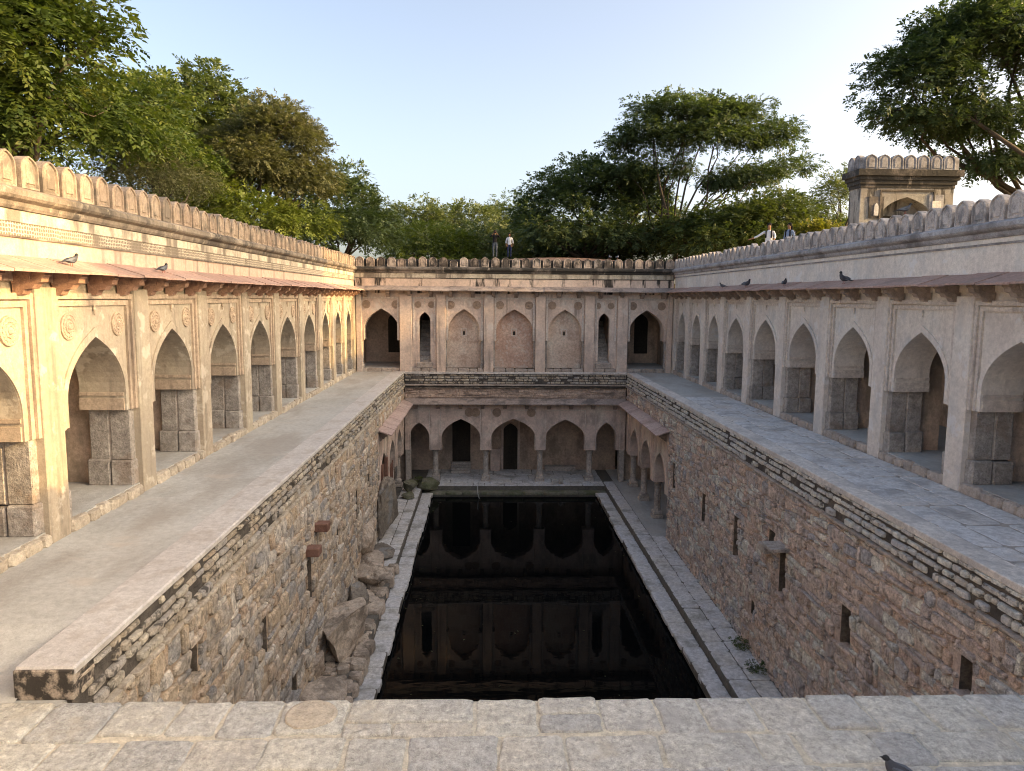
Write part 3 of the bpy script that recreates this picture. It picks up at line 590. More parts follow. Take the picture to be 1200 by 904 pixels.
# ------------------------------------------------------------------ far niche wall
far = thing('niche_wall', (1.5, D, 0), 'pink plaster end wall with three blind arches, two stair slits and two dark chambers', 'wall')
def far_wall():
    pl, mo = 'plaster_far', 'moulding_right'
    r = random.Random(9)
    pil = [(-4.35, .32), (-2.47, .24), (.09, .26), (2.87, .26), (5.52, .26), (7.31, .28), (XL+.18, .14), (XR-.18, .14)]
    for c, hw in pil: MB().cbox(c-hw, c+hw, -.06, .2, -.03, 4.14, .014).build('pilaster', pl, far, FF)
    med = {k: medallion_mesh('medallion_dark', lin(FF), k) for k in (.22, .18)}
    fin = MB().lathe([(.005, -.12), (.02, -.06), (.012, 0), (.034, .03), (.02, .07), (.006, .11)], 8, 'w').mesh('finial', mo, lin(FF))
    bays = [(XL, -4.67, -5.66, .93, 'room'), (-4.03, -2.71, -3.34, .30, 'stair'), (-2.23, -.17, -1.25, .84, 'pale'), (.35, 2.61, 1.47, .98, 'red'), (3.13, 5.26, 4.2, .88, 'pale'), (5.78, 7.03, 6.32, .30, 'stair'), (7.59, XR, 8.65, .93, 'room')]
    edges = [XL, -4.35, -2.47, .09, 2.87, 5.52, 7.31, XR]
    for k, (e0, e1, c, a, kind) in enumerate(bays):
        b0, b1 = edges[k]+.001, edges[k+1]-.001
        za = 3.38 if kind != 'stair' else 3.2
        zs = 2.25 if kind != 'stair' else 2.75
        zi = 1.70 if kind != 'stair' else .62
        pan = MB().ext_v(arch_panel(c, a, zs, za, zi, b0, b1, Z_TOP), .1, .85 if kind != 'stair' else .5).build('arch_panel', pl, far, FF)
        fr = MB(); t = .09; x0, x1 = max(e0, b0)+.05, min(e1, b1)-.05
        fr.box(x0, x0+t, .045, .11, 1.69 if kind != 'stair' else 1.7, 4.0); fr.box(x1-t, x1, .045, .11, 1.69 if kind != 'stair' else 1.7, 4.0); fr.box(x0+t, x1-t, .045, .11, 3.91, 4.0); fr.build('frame', mo, pan, FF)
        ab = MB(); inn = arch_curve(c, a, zs, za); outr = arch_curve(c, a+.12, zs, za+.17); zl = zi-.002
        ab.ext_v([(c-a-.12, zl)]+outr+[(c+a+.12, zl), (c+a+.002, zl)]+[(x+(.002 if x > c else -.002), z+.002) for x, z in inn[::-1]]+[(c-a-.002, zl)], .075, .102); ab.build('arch_band', pl, pan, FF)
        mr = .22 if kind != 'stair' else .18
        off = .78 if kind in ('red', 'room') else (.7 if kind == 'pale' else .36)
        for s in (-1, 1): put('medallion', med[mr], pan, FF(c+s*off, .085, 3.60))
        put('finial', fin, pan, FF(c, .085, 3.74))
        # sill course of stones
        x = e0+.02
        while x < e1-.04:
            w_ = min(r.uniform(.35, .8), e1-.02-x)
            if e1-.02-x-w_ < .25: w_ = e1-.02-x
            m = MB(); lump(m, x+.006, x+w_-.006, -.03, .2+r.uniform(-.02, .015), .0, .14, r); m.build('plinth_stone', 'plinth_right', far, FF); x += w_
        # slim jamb shafts under the arch feet
        if kind != 'stair':
            for s in (-1, 1):
                j = MB(); uc = c+s*(a+.14); j.cbox(uc-.07, uc+.07, .16, .4, .42, 1.715, .02); j.cbox(uc-.1, uc+.1, .12, .44, .19, .42, .02); j.build('jamb_shaft', 'grey_stone', pan, FF)
            MB().box(b0, c-a-.2, .2, .85, 0, 1.699).box(c+a+.2, b1, .2, .85, 0, 1.699).build('wall_pier', pl, far, FF)
        if kind in ('pale', 'red'):
            nm = 'niche_pale' if kind == 'pale' else 'niche_red'
            n_ = MB().box(b0+.2, b1-.2, .5, .84, .19, 3.6).build('blind_panel', nm, far, FF)
            f = MB(); f.box(c-.16, c+.16, .46, .51, 2.28, 2.33); f.box(c-.16, c+.16, .46, .51, 1.92, 1.97); f.box(c-.16, c-.115, .46, .51, 1.97, 2.28); f.box(c+.115, c+.16, .46, .51, 1.97, 2.28)
            f.build('lamp_niche', mo, n_, FF)
            MB().ext_v([(c-.06, 1.975)]+arch_curve(c, .06, 2.1, 2.22, 4)+[(c+.06, 1.975)], .492, .4985).build('niche_hollow', 'dark_wood', n_, FF)  # flat dark plate, painted shade of a recess that is not cut
        elif kind == 'room':
            rm = MB(); rm.box(b0-.2, b1+.2, 4.0, 4.2, 0, 4.4); rm.box(b0-.3, b0-.1, .85, 4.0, 0, 4.4); rm.box(b1+.1, b1+.3, .85, 4.0, 0, 4.4); rm.box(b0-.2, b1+.2, .85, 4.2, 4.1, 4.3)
            ro = rm.build('chamber', 'interior', far, FF)
            MB().box(b0, b1, .12, 4.0, -.1, .196).build('chamber_floor', 'concrete', ro, FF)
            dw = MB(); cc = c+.25 if k == 0 else c+.5
            dw.ext_v([(cc-.4, .75)]+arch_curve(cc, .4, 2.6, 3.1, 6)+[(cc+.4, .75)], 3.97, 4.02); dw.build('inner_doorway', 'dark_wood', ro, FF)  # dark sheet on the back wall stands for an unlit opening
        else:
            MB().box(b0, c-a-.1, .5, 4.2, 0, 4.2).box(c+a+.1, b1, .5, 4.2, 0, 4.2).box(c-a-.1, c+a+.1, 4.2, 4.3, 0, 4.6).build('stair_wall', 'interior', far, FF)
            MB().box(b0, c-a, .12, .5, .0, zi-.002).box(c+a, b1, .12, .5, 0, zi-.002).build('wall_pier', pl, far, FF)
            MB().cbox(c-a-.14, c+a+.14, .02, .5, .2, .5, .03).build('threshold', 'plinth_right', far, FF)
            for q in range(10):
                z1 = .58+q*.235; MB().cbox(c-a-.1, c+a+.1, .34+q*.3, .66+q*.3, z1-.3, z1, .02).build('step', 'lower_stone', far, FF)
    MB().box(XL, XR, .86, 4.3, 4.15, 4.4).build('wall_head', 'interior', far, FF)
    MB().box(XL-.2, XR+.2, 4.3, 4.7, 0, 5.0).build('back_wall', 'interior', far, FF)
    top_works(far, FF, XL+.0, XR-.0, 'far')
far_wall()
mb = MB(); mb.cbox(KL-.0, KR+.0, D-.14, D-.012, -.1, .015, .01)
tag(mb.build('kerb', 'kerb_right'), 'thin pale coping line at the foot of the blind arched end wall', 'kerb')

# ------------------------------------------------------------------ rubble retaining walls of the tank
def FWL(u, v, w): return (KL-v, u, w)
def FWR(u, v, w): return (KR+v, u, w)
def FWF(u, v, w): return (u, D-.1+v, w)
def holed_core(root, F, regions, holes, v0, depth, mat):
    mb = MB()
    for (u0, u1, w0, w1) in regions:
        hs = [h for h in holes if h[0] > u0 and h[1] < u1 and h[2] > w0 and h[3] < w1]
        us = sorted({u0, u1, *[h[0] for h in hs], *[h[1] for h in hs]}); ws = sorted({w0, w1, *[h[2] for h in hs], *[h[3] for h in hs]})
        for i in range(len(us)-1):
            for j in range(len(ws)-1):
                cu, cw = (us[i]+us[i+1])/2, (ws[j]+ws[j+1])/2
                if any(h[0] < cu < h[1] and h[2] < cw < h[3] for h in hs): continue
                mb.add([(us[i], v0, ws[j]), (us[i+1], v0, ws[j]), (us[i+1], v0, ws[j+1]), (us[i], v0, ws[j+1])], [(0, 1, 2, 3)])
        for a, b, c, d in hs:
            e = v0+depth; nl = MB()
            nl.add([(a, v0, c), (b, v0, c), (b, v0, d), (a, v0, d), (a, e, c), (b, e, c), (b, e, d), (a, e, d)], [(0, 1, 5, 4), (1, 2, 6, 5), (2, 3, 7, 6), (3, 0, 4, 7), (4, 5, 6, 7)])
            nl.build('niche_lining', 'sooty_stone', root, F)  # coloured dark so the slit reads as shaded inside
    return mb.build('wall_core', mat, root, F)
def rubble(regions, holes, r, hm, wm, vf=.02, vb=.13):
    out = []
    for (u0, u1, w0, w1) in regions:
        w = w0; row = 0; ph = r.uniform(0, 9)
        nb = lambda u, k: .045*math.sin(u*1.3+k*2.1+ph)+.03*math.sin(u*3.7+k*1.3+ph)
        while w < w1-.03:
            h = min(r.uniform(.5, 1.6)*hm, w1-w)
            if w1-w-h < hm*.5: h = w1-w
            u = u0+r.uniform(-.2, 0)
            while u < u1:
                wd = wm*min(2.6, math.exp(r.gauss(-.1, .58)))
                a, b = max(u, u0), min(u+wd, u1); u += wd
                if b-a < .05: continue
                hit = [q for q in holes if q[0]-.02 < b and q[1]+.02 > a and q[2] < w+h-.01 and q[3] > w+.01]
                if hit:
                    q = hit[0]
                    if q[0]-a > .08: b = q[0]-.015
                    elif b-q[1] > .08: a = q[1]+.015
                    else: continue
                lo = 0 if row == 0 else 1; hi = 0 if w+h >= w1-.001 else 1
                sk = (lo*nb(a, row), lo*nb(b, row), hi*nb(b, row+1), hi*nb(a, row+1))
                if h > .17 and r.random() < .3 and b-a > .2:
                    t = r.uniform(.35, .65)*h
                    cuts = [(w, w+t, (sk[0], sk[1], 0, 0)), (w+t, w+h, (0, 0, sk[2], sk[3]))]
                else: cuts = [(w, w+h, sk)]
                for c, d, s4 in cuts:
                    g_ = r.uniform(.006, .02); m = MB(); lump(m, a+g_, b-g_, c+g_, d-g_, vf+r.uniform(-.04, .028), vb, r, s4)
                    out.append((m, (b-a)*(d-c)/max(4, (a+b)/2)**2, (a+b)/2, c))
            w += h; row += 1
    return out
def place_stones(root, F, stones, nmax, name, massname, mat, ymin=9.0):
    idx = sorted(range(len(stones)), key=lambda i: -stones[i][1] if stones[i][2] > ymin else 0)
    keep = set(idx[:nmax]); rest = MB()
    for i, (m, _, _, _) in enumerate(stones):
        if i in keep: m.build(name, mat, root, F)
        else: rest.add(m.v, m.f)
    if rest.v:
        o = rest.build(massname, mat, root, F); o['kind'] = 'stuff'

ARC0 = 30.35          # where the lower side galleries begin
def retaining(side):
    Lf = side == 'left'; F = FWL if Lf else FWR
    r = random.Random(21 if Lf else 22)
    root = thing('retaining_wall', ((KL-.3) if Lf else (KR+.3), 20, -6.5),
                 'cream and grey rubble stone tank wall under the pink kerb, boulders at its foot' if Lf else 'brownish rubble stone tank wall under the flagstone walkway with small slit niches', 'wall')
    if Lf:
        holes = [(10.93, 11.2, -1.85, -1.3), (14.4, 14.75, -3.3, -2.4), (18.15, 18.65, -3.75, -2.55), (16.5, 16.95, -5.35, -4.75), (21.85, 22.15, -3.55, -2.8), (25.1, 25.45, -3.8, -2.6), (27.7, 28.2, -3.3, -2.3)]
    else:
        holes = [(29.3, 29.7, -3.75, -2.6), (25.1, 25.5, -3.85, -2.75), (21.65, 22.1, -3.9, -2.55), (18.1, 18.5, -3.6, -2.35), (18.9, 19.3, -2.6, -2.15), (14.65, 15.1, -3.35, -2.4), (10.85, 11.15, -2.25, -1.6), (20.1, 20.35, -5.0, -4.6)]
    regs = [(LEDGE_Y-.3 if Lf else 7.7, ARC0, -7.0, -.80), (ARC0, D-.1, -1.62, -.80)]
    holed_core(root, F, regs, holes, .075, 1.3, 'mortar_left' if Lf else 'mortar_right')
    MB().box(LEDGE_Y+.1, D-.1, .3, .62 if Lf else 2.4, -.8, -.12).build('backing', 'mortar_left' if Lf else 'mortar_right', root, F)
    st = rubble([(LEDGE_Y, ARC0, -6.1, -.83), (ARC0, D-.1, -1.45, -.83)], holes, r, .25 if Lf else .215, .46 if Lf else .4)
    place_stones(root, F, st, 300, 'stone', 'small_stones', 'rubble_left' if Lf else 'rubble_right')
    # blackened edge courses
    MB().box(LEDGE_Y+.1, D-.1, .05, .29, -.82, -.088 if Lf else -.1).build('edge_bed', 'black_mortar', root, F)
    es = []
    rows = [(-.10, -.22), (-.235, -.37), (-.385, -.53), (-.545, -.71)]
    for k, (zt, zb) in enumerate(rows):
        u = LEDGE_Y+.12+r.uniform(0, .1)
        while u < D-.15:
            wd = r.uniform(.14, .42) if r.random() < .8 else r.uniform(.4, .6)
            b = min(u+wd, D-.12)
            if r.random() < .93 and b-u > .06:
                m = MB(); q_ = r.uniform(.008, .024); lump(m, u+q_, b-q_*.8, zb+.016+r.uniform(-.01, .02), zt-.014+r.uniform(-.022, .006), -.004-.008*k+r.uniform(-.018, .026), .1, r)
                es.append((m, 1/max(4, u)**2, u, zb))
            u = b+.001
    place_stones(root, F, es, 300, 'edge_stone', 'edge_rubble', 'edge_left' if Lf else 'edge_right', 7)
    ls = []; u = LEDGE_Y+.12
    while u < D-.15:
        b = min(u+r.uniform(.3, .8), D-.12); m = MB(); lump(m, u+.005, b-.005, -.80, -.725, -.055+r.uniform(-.012, .012), .12, r); ls.append((m, 1/u**2, u, 0)); u = b
    place_stones(root, F, ls, 120, 'ledge_stone', 'ledge_course', 'plinth_left' if Lf else 'plinth_right', 7)
    # dressed stones round the slits
    for (a, b, c, d) in holes:
        if d-c < .5: continue
        m = MB(); m.cbox(a-.1, b+.1, -.01, .2, d-.004, d+.11, .02); m.build('lintel', 'rubble_left' if Lf else 'rubble_right', root, F)
        m = MB(); m.cbox(a-.06, b+.08, -.03, .25, c-.08, c+.004, .02); m.build('sill', 'rubble_left' if Lf else 'rubble_right', root, F)
    if Lf:
        for (u, z) in ((18.1, -2.42), (19.15, -2.12)): MB().cbox(u-.18, u+.18, -.3, .2, z, z+.22, .02).build('corbel', 'gate_red', root, F)
    else:
        for (u, z, o, h, l) in ((18.3, -2.34, .42, .1, .42), (19.15, -2.72, .22, .22, .3)): MB().cbox(u-l, u+l*.6, -o, .2, z, z+h, .02).build('corbel', 'lower_stone', root, F)
    return root
retaining('left'); retaining('right')

# band of wall across the far end, above the lower eave
fb = thing('retaining_wall', (1.5, D-.1, -1.4), 'blackened rubble band of the tank rim at the foot of the blind arched end wall', 'wall')
MB().box(KL, KR, .05, .09, -.82, -.1).build('edge_bed', 'black_mortar', fb, FWF)
MB().box(KL, KR, .1, .5, -1.75, -.101).build('wall_core', 'far_rubble', fb, FWF)
r = random.Random(31); es = []
for k, (zt, zb) in enumerate([(-.11, -.22), (-.235, -.36), (-.375, -.5), (-.515, -.64)]):
    u = KL+.02
    while u < KR-.05:
        b = min(u+r.uniform(.16, .5), KR-.02)
        if r.random() < .9:
            m = MB(); lump(m, u+.012, b-.012, zb+.012, zt-.008, .012+r.uniform(-.02, .02), .1, r); es.append((m, (b-u), 20, 0))
        u = b
place_stones(fb, FWF, es, 120, 'edge_stone', 'edge_rubble', 'edge_left')
MB().cbox(KL, KR, -.05, .12, -.74, -.66, .015).build('ledge_course', 'plinth_right', fb, FWF)
MB().cbox(KL, KR, -.03, .12, -.86, -.82, .01).build('string_course', 'cornice', fb, FWF)
st = rubble([(KL, KR, -1.4, -.87)], [], r, .14, .3, .06, .14)
place_stones(fb, FWF, [(m, a, 20, 0) for m, a, b, c in st], 100, 'stone', 'small_stones', 'far_rubble')

# ------------------------------------------------------------------ lower galleries
def column_meshes(mat, F, h):
    s = MB(); s.lathe([(.2, .34), (.2, .40), (.155, .46), (.15, h-.22), (.19, h-.16), (.2, h)], 8, 'w')
    b = MB(); b.cbox(-.25, .25, -.25, .25, 0, .18, .02); b.cbox(-.215, .215, -.215, .215, .18, .345, .03)
    return s.mesh('column', mat, lin(F)), b.mesh('column_base', mat, lin(F))
ZI2 = -4.28
def gallery(root, F, edges, arches, cols, u0, u1, slab, style, ndepth=3.0, brk=True, red=False):
    pl = 'plaster_far' if style == 'far' else 'plaster_lower'
    for k, (c, a, za) in enumerate(arches):
        b0, b1 = edges[k]+.001, edges[k+1]-.001
        pan = MB().ext_v(arch_panel(c, a, -3.62, za, ZI2, b0, b1, -1.62), .04, .62).build('arch_panel', 'plaster_lower', root, F)
        ab = MB(); inn = arch_curve(c, a, -3.62, za); outr = arch_curve(c, a+.1, -3.62, za+.14); zl = ZI2-.002
        ab.ext_v([(c-a-.1, zl)]+outr+[(c+a+.1, zl), (c+a+.002, zl)]+[(x+(.002 if x > c else -.002), z+.002) for x, z in inn[::-1]]+[(c-a-.002, zl)], .018, .042); ab.build('arch_band', 'plaster_lower', pan, F)
        for s in (-1, 1):
            im = MB(); ue = c+s*a
            for z0, z1, pr in ((ZI2-.003, ZI2+.2, .025), (ZI2+.24, ZI2+.3, .02)): im.box(min(ue, ue-s*pr), max(ue, ue-s*pr), .05, .626, z0, z1)
            im.build('impost_band', 'plaster_lower', pan, F)
        fr = MB(); x0, x1 = b0+.27, b1-.27
        if x1-x0 > .6:
            fr.box(x0, x0+.04, .022, .05, ZI2, -2.05); fr.box(x1-.04, x1, .022, .05, ZI2, -2.05); fr.box(x0+.04, x1-.04, .022, .05, -2.09, -2.05); fr.build('frame', 'moulding_right', pan, F)
    sm, bme = column_meshes('lower_stone', F, ZI2-LOW+.01)
    for c in cols:
        o = put('column', sm, root, F(c, .3, LOW)); put('column_base', bme, o, F(c, .3, LOW))
        if style != 'side': MB().cbox(c-.24, c+.24, -.0, .06, ZI2-.006, -1.75, .012).build('pilaster', 'plaster_lower', root, F)
        else: MB().cbox(c-.17, c+.17, -.02, .06, ZI2-.006, -1.75, .012).build('pilaster', 'plaster_lower', root, F)
    MB().box(u0, u1, ndepth, ndepth+.4, LOW-.3, -1.6).build('back_wall', 'interior', root, F)
    MB().box(u0, u1, .62, ndepth, -1.75, -1.5).build('ceiling', 'interior', root, F)
    n = max(3, int((u1-u0)/1.05)); r = random.Random(n)
    for k in range(n):
        a, b = u0+k*(u1-u0)/n+.004, u0+(k+1)*(u1-u0)/n-.004; dz = r.uniform(-.01, .01)
        MB().ext_u([(.1, -1.50+dz), (.1, -1.44+dz), (-.52, -1.66+dz), (-.52, -1.71+dz)], a, b).build('eave_slab', slab, root, F)
    if brk:
        bm = bracket_mesh('bracket_grey', lin(F), .2, .36, .34); n = int((u1-u0)/1.12)
        for k in range(n): put('bracket', bm, root, F(u0+(k+.5)*(u1-u0)/n, .05, -1.99))
M['plaster_lower'] = surf('plaster_lower', [(0.55, 0.43, 0.374), (0.66, 0.534, 0.466), (0.66, 0.614, 0.54)], .7, stains=[((0.287, 0.24, 0.213), 1.3, (1, 1, 0.6), 0.52, 0.68, 0.65), ((0.138, 0.12, 0.106), 0.9, V_ST, 0.62, 0.76, 0.6)], bump=.3, bscale=12, fine=.26)
lowf = thing('lower_gallery', (1.5, D, LOW), 'five arched dark lower gallery on stone columns across the far end of the water', 'arcade')
gallery(lowf, FWF, [KL, -2.80, -.05, 2.93, 5.68, KR], [(-3.66, .55, -2.75), (-1.40, 1.06, -2.56), (1.46, 1.21, -2.54), (4.30, 1.08, -2.58), (6.56, .56, -2.73)], [-2.80, -.05, 2.93, 5.68], KL, KR, 'grey_slab', 'far')
med2 = medallion_mesh('medallion_dark', lin(FWF), .24)
for u_ in (-3.1+2.2-.05+.0, .55, 2.42, -.6): put('medallion', med2, lowf, FWF(u_, .028, -2.2))
MB().cbox(KL+.02, KL+.3, .0, .6, LOW, ZI2+.02, .02).build('corner_pier', 'lower_stone', lowf, FWF)
MB().cbox(KR-.3, KR-.02, .0, .6, LOW, ZI2+.02, .02).build('corner_pier', 'lower_stone', lowf, FWF)
MB().box(KL-3.6, KL-.02, .5, .9, LOW-.2, -1.6).box(KR+.02, KR+3.6, .5, .9, LOW-.2, -1.6).build('end_wall', 'interior', lowf, FWF)
dr = MB(); dr.ext_v([(.98, LOW+.02)]+arch_curve(1.4, .42, -3.75, -3.3, 6)+[(1.82, LOW+.02)], 2.955, 3.01); dr.build('doorway', 'dark_wood', lowf, FWF)  # opening is a dark panel, its shade painted on
fm = MB(); fm.box(.86, .985, 2.94, 3.0, LOW, -3.2); fm.box(1.815, 1.94, 2.94, 3.0, LOW, -3.2); fm.box(.86, 1.94, 2.93, 3.0, -3.2, -3.08); fm.build('door_frame', 'plaster_lower', lowf, FWF)
MB().box(-2.0, -.95, 2.96, 3.01, LOW+.25, -2.3).build('doorway', 'dark_wood', lowf, FWF)  # another dark panel in place of a shaded opening
for q in range(4): MB().cbox(-2.05, -.9, 2.6-q*.22, 2.95, LOW, LOW+.5-q*.12, .02).build('step', 'lower_stone', lowf, FWF)
MB().cbox(3.4, 5.2, 2.5, 3.0, LOW, LOW+.28, .02).build('bench', 'lower_stone', lowf, FWF)
MB().cbox(.2, .8, 2.6, 3.0, LOW, LOW+1.3, .03).build('buttress', 'plaster_lower', lowf, FWF)
side_arches = [(31.85, 1.0, -2.72), (34.72, 1.05, -2.7), (37.55, 1.0, -2.7)]
lowr = thing('lower_gallery', (KR, 35, LOW), 'short lower arcade of slim columns at the end of the brown rubble wall', 'arcade')
gallery(lowr, FWR, [ARC0, 33.25, 36.2, 39.85], side_arches, [33.25, 36.2, 38.95], ARC0, 39.6, 'pink_slab', 'side')
lowl = thing('lower_gallery', (KL, 35, LOW), 'short ruined lower arcade with a rusty gate at the end of the cream rubble wall', 'arcade')
gallery(lowl, FWL, [ARC0, 33.25, 36.2, 39.85], side_arches, [33.25, 36.2, 38.95], ARC0, 39.6, 'pink_slab', 'side')
for s, F in ((lowl, FWL), (lowr, FWR)):
    MB().box(ARC0-.5, ARC0+.03, .09, 3.0, -7, -1.63).build('end_wall', 'mortar_left' if s is lowl else 'mortar_right', s, F)
gt = MB()
for k in range(9): gt.box(34.0+k*.17, 34.03+k*.17, .1, .13, LOW+.1, LOW+2.1)
gt.box(33.95, 35.45, .095, .135, LOW+.1, LOW+.16); gt.box(33.95, 35.45, .095, .135, LOW+2.05, LOW+2.12); gt.box(33.93, 33.99, .09, .14, LOW, LOW+2.2); gt.box(35.42, 35.5, .09, .14, LOW, LOW+2.2)
gt.build('gate', 'gate_red', lowl, FWL)
MB().cbox(31.0, 31.25, -.05, .1, LOW, ZI2+1.2, .01).build('door_post', 'gate_red', lowl, FWL)
MB().cbox(32.45, 32.7, -.05, .1, LOW, ZI2+1.2, .01).build('door_post', 'gate_red', lowl, FWL)

# ------------------------------------------------------------------ tank floor, platforms, water
mb = MB(); mb.box(WR+.02, XR, 7.3, D+4, -7.2, STRIP-.03); mb.box(6.42, XR+1.5, 7.3, D+4, -7.2, LOW-.022)
pr_ = structure(mb.build('platform_right', 'platform_bed', at=(7, 25, LOW)))
mb = MB(); mb.box(KL-2, WL-.02, 7.3, D+4, -7.2, STRIP-.03); mb.box(KL-4, -3.42, 7.3, D+4, -7.2, LOW-.022)
pl_ = structure(mb.build('platform_left', 'platform_bed', at=(-4, 25, LOW)))
mb = MB(); mb.box(-3.42, 6.42, 38.55, D+4, -7.2, STRIP-.03); mb.box(-3.42, 6.42, 39.05, D+4, -7.2, LOW-.022)
pf_ = structure(mb.build('platform_far', 'platform_bed', at=(1.5, 39.5, LOW)))
r = random.Random(41)
def rubble_ground(parent):
    q = random.Random(77); m = MB()
    for k in range(240):
        y = q.uniform(14, 27); x = q.uniform(-4.4, -3.46); sz = q.uniform(.06, .24)
        lump(m, x-sz, x+sz, y-sz*q.uniform(.6, 1.4), y+sz, -(LOW-.02+sz*q.uniform(.25, .8)), -(LOW-.2), q)
    o = m.build('rubble_debris', 'boulder', parent, lambda a, b, c: (a, c, -b)); o['kind'] = 'stuff'; return o
def slab_run(parent, x0, x1, y0, y1, z, l0, l1, ragged=0, along='y', mat='platform_slab'):
    a = y0 if along == 'y' else x0; end = y1 if along == 'y' else x1
    while a < end-.1:
        b = min(a+r.uniform(l0, l1), end); e = r.uniform(-ragged, ragged*.5)
        j = lambda: r.uniform(-.02, .02)
        if along == 'y':
            e0, e1 = (e, 0) if x1 <= -2 else (0, 0)
            xa, xb = x0, x1
            if ragged and x0 > 0: xa += e
            if ragged and x0 < 0: xb -= e
            poly = [(xa+.006, a+.006+j()), (xb-.006, a+.006+j()), (xb-.006, b-.006+j()), (xa+.006, b-.006+j())]
        else: poly = [(a+.006, y0+.006+e), (b-.006, y0+.006+e), (b-.006+j(), y1-.006), (a+.006+j(), y1-.006)]
        m = MB(); flat_stone(m, poly, z+r.uniform(-.012, .008), .14, r, edge=.018, jit=.014, sub=2, rough=.004)
        m.build('slab', mat, parent, smooth=True); a = b
slab_run(pr_, WR, 6.40, 12, 38.5, STRIP, .5, 1.0, .07)
slab_run(pr_, 6.44, 7.02, 12, D, LOW, .6, 1.1)
slab_run(pr_, 7.03, 7.62, 12, 30.5, LOW, .5, 1.1)
MB().box(7.03, XR+1, 30.5, D+3, LOW-.1, LOW-.004).build('gallery_floor', 'concrete', pr_)
slab_run(pl_, -3.40, WL, 14, 38.5, STRIP, .45, .95, .06)
slab_run(pl_, -3.92, -3.44, 26, D, LOW, .5, .9)
slab_run(pl_, -4.46, -3.93, 29, D, LOW, .5, .9)
debris = rubble_ground(pl_)
slab_run(pf_, -3.4, 6.4, 38.52, 39.03, STRIP, .6, 1.3, .03, 'x', 'mossy_stone')
for (a, b) in ((39.08, 39.75), (39.76, 40.5), (40.51, 41.6), (41.61, 43)): slab_run(pf_, -3.4, 6.4, a, b, LOW, .6, 1.3, 0, 'x')
mb = MB(); mb.add([(WL-.4, 7, WZ), (WR+.4, 7, WZ), (WR+.4, 38.7, WZ), (WL-.4, 38.7, WZ)], [(0, 1, 2, 3)])
structure(mb.build('water', 'water', at=(1.5, 25, WZ)))

# ------------------------------------------------------------------ boulders and fallen blocks
def rock(name, c, size, mat, label, seed, box=.5, rot=0, group=None):
    rr = np.random.RandomState(seed); me = bpy.data.meshes.new(name)
    import bmesh
    bm = bmesh.new(); bmesh.ops.create_icosphere(bm, subdivisions=4, radius=1)
    dirs = rr.normal(size=(15, 3)); dirs /= np.linalg.norm(dirs, axis=1)[:, None]; cut = rr.uniform(.5, .85, 15)
    from mathutils import noise
    off = Vector(rr.uniform(0, 50, 3))
    for v in bm.verts:
        p = np.array(v.co); l = np.abs(p).max(); q = p*(1-box)+p/l*box*.9
        for d, k in zip(dirs, cut):
            e = q@d-k
            if e > 0: q = q-d*e*.97
        n = noise.fractal(Vector(q)*1.8+off, 1, 2, 5)*.12 + noise.fractal(Vector(q)*6+off, 1, 2, 3)*.05
        q = q*(1+n); v.co = Vector((q[0]*size[0], q[1]*size[1], q[2]*size[2]))
    bm.to_mesh(me); bm.free(); me.materials.append(M[mat])
    o = bpy.data.objects.new(name, me); link(o, None, c); o.rotation_euler.z = rot
    return tag(o, label, 'rock', group)
rock('boulder', (-4.4, 31.0, -4.9), (.68, 1.35, 1.35), 'boulder_dark', 'tall dark grey boulder leaning out of the cream rubble wall', 1, .6)
rock('boulder', (-4.5, 26.4, -4.75), (.42, .95, .8), 'boulder', 'pale angular stone jutting from the cream rubble wall beside the tall dark boulder', 2, .6)
rock('boulder', (-4.15, 25.6, -5.7), (.72, 1.35, .5), 'boulder', 'flat topped block boulder between the small dark rock and the tall dark boulder', 3, .92)
rock('boulder', (-4.1, 28.4, -6.0), (.66, 1.1, .2), 'boulder_dark', 'thin dark slab lying at the base of the tall dark boulder', 8, .9)
rock('boulder', (-4.2, 23.3, -5.7), (.46, .6, .46), 'boulder_dark', 'small dark rock wedged behind the large rounded boulder', 4, .4)
rock('boulder', (-4.15, 20.6, -5.4), (.95, 1.7, .95), 'boulder', 'large rounded cream boulder with a dark hollow under it beside the tank wall', 5, .4)
rock('boulder', (-4.05, 17.4, -5.92), (.8, 1.5, .32), 'boulder', 'low flat pinkish rock at the foot of the large rounded boulder', 6, .9)
rock('boulder', (-4.6, 18.6, -5.7), (.38, .5, .42), 'boulder', 'small pale stone against the wall in front of the large rounded boulder', 7, .5)
rock('rubble_mound', (-3.15, 39.1, -5.95), (.85, .75, .5), 'mossy_stone', 'mossy green fallen masonry mound in the corner below the five arched gallery', 9, .5)
rock('fallen_block', (-3.95, 36.6, -5.92), (.42, .45, .2), 'mossy_stone', 'lower squared step block by the mossy mound', 10, .97)
rock('fallen_block', (-3.98, 37.9, -5.72), (.42, .45, .38), 'mossy_stone', 'upper squared step block against the mossy mound', 11, .97)
rock('fallen_block', (4.05, 39.5, -5.93), (.22, .2, .17), 'lower_stone', 'small dark stone lying on the paving between two gallery columns', 12, .8)
h = MB(); h.tube([(-.42, 39.2, -6.0), (-.44, 38.7, -5.75), (-.47, 38.45, -5.95), (-.45, 38.3, -6.3), (-.36, 38.2, -6.56)], [.022]*5, 6)
tag(h.build('hose', 'rubber', smooth=True), 'thin white hose hanging over the far edge into the water', 'hose')

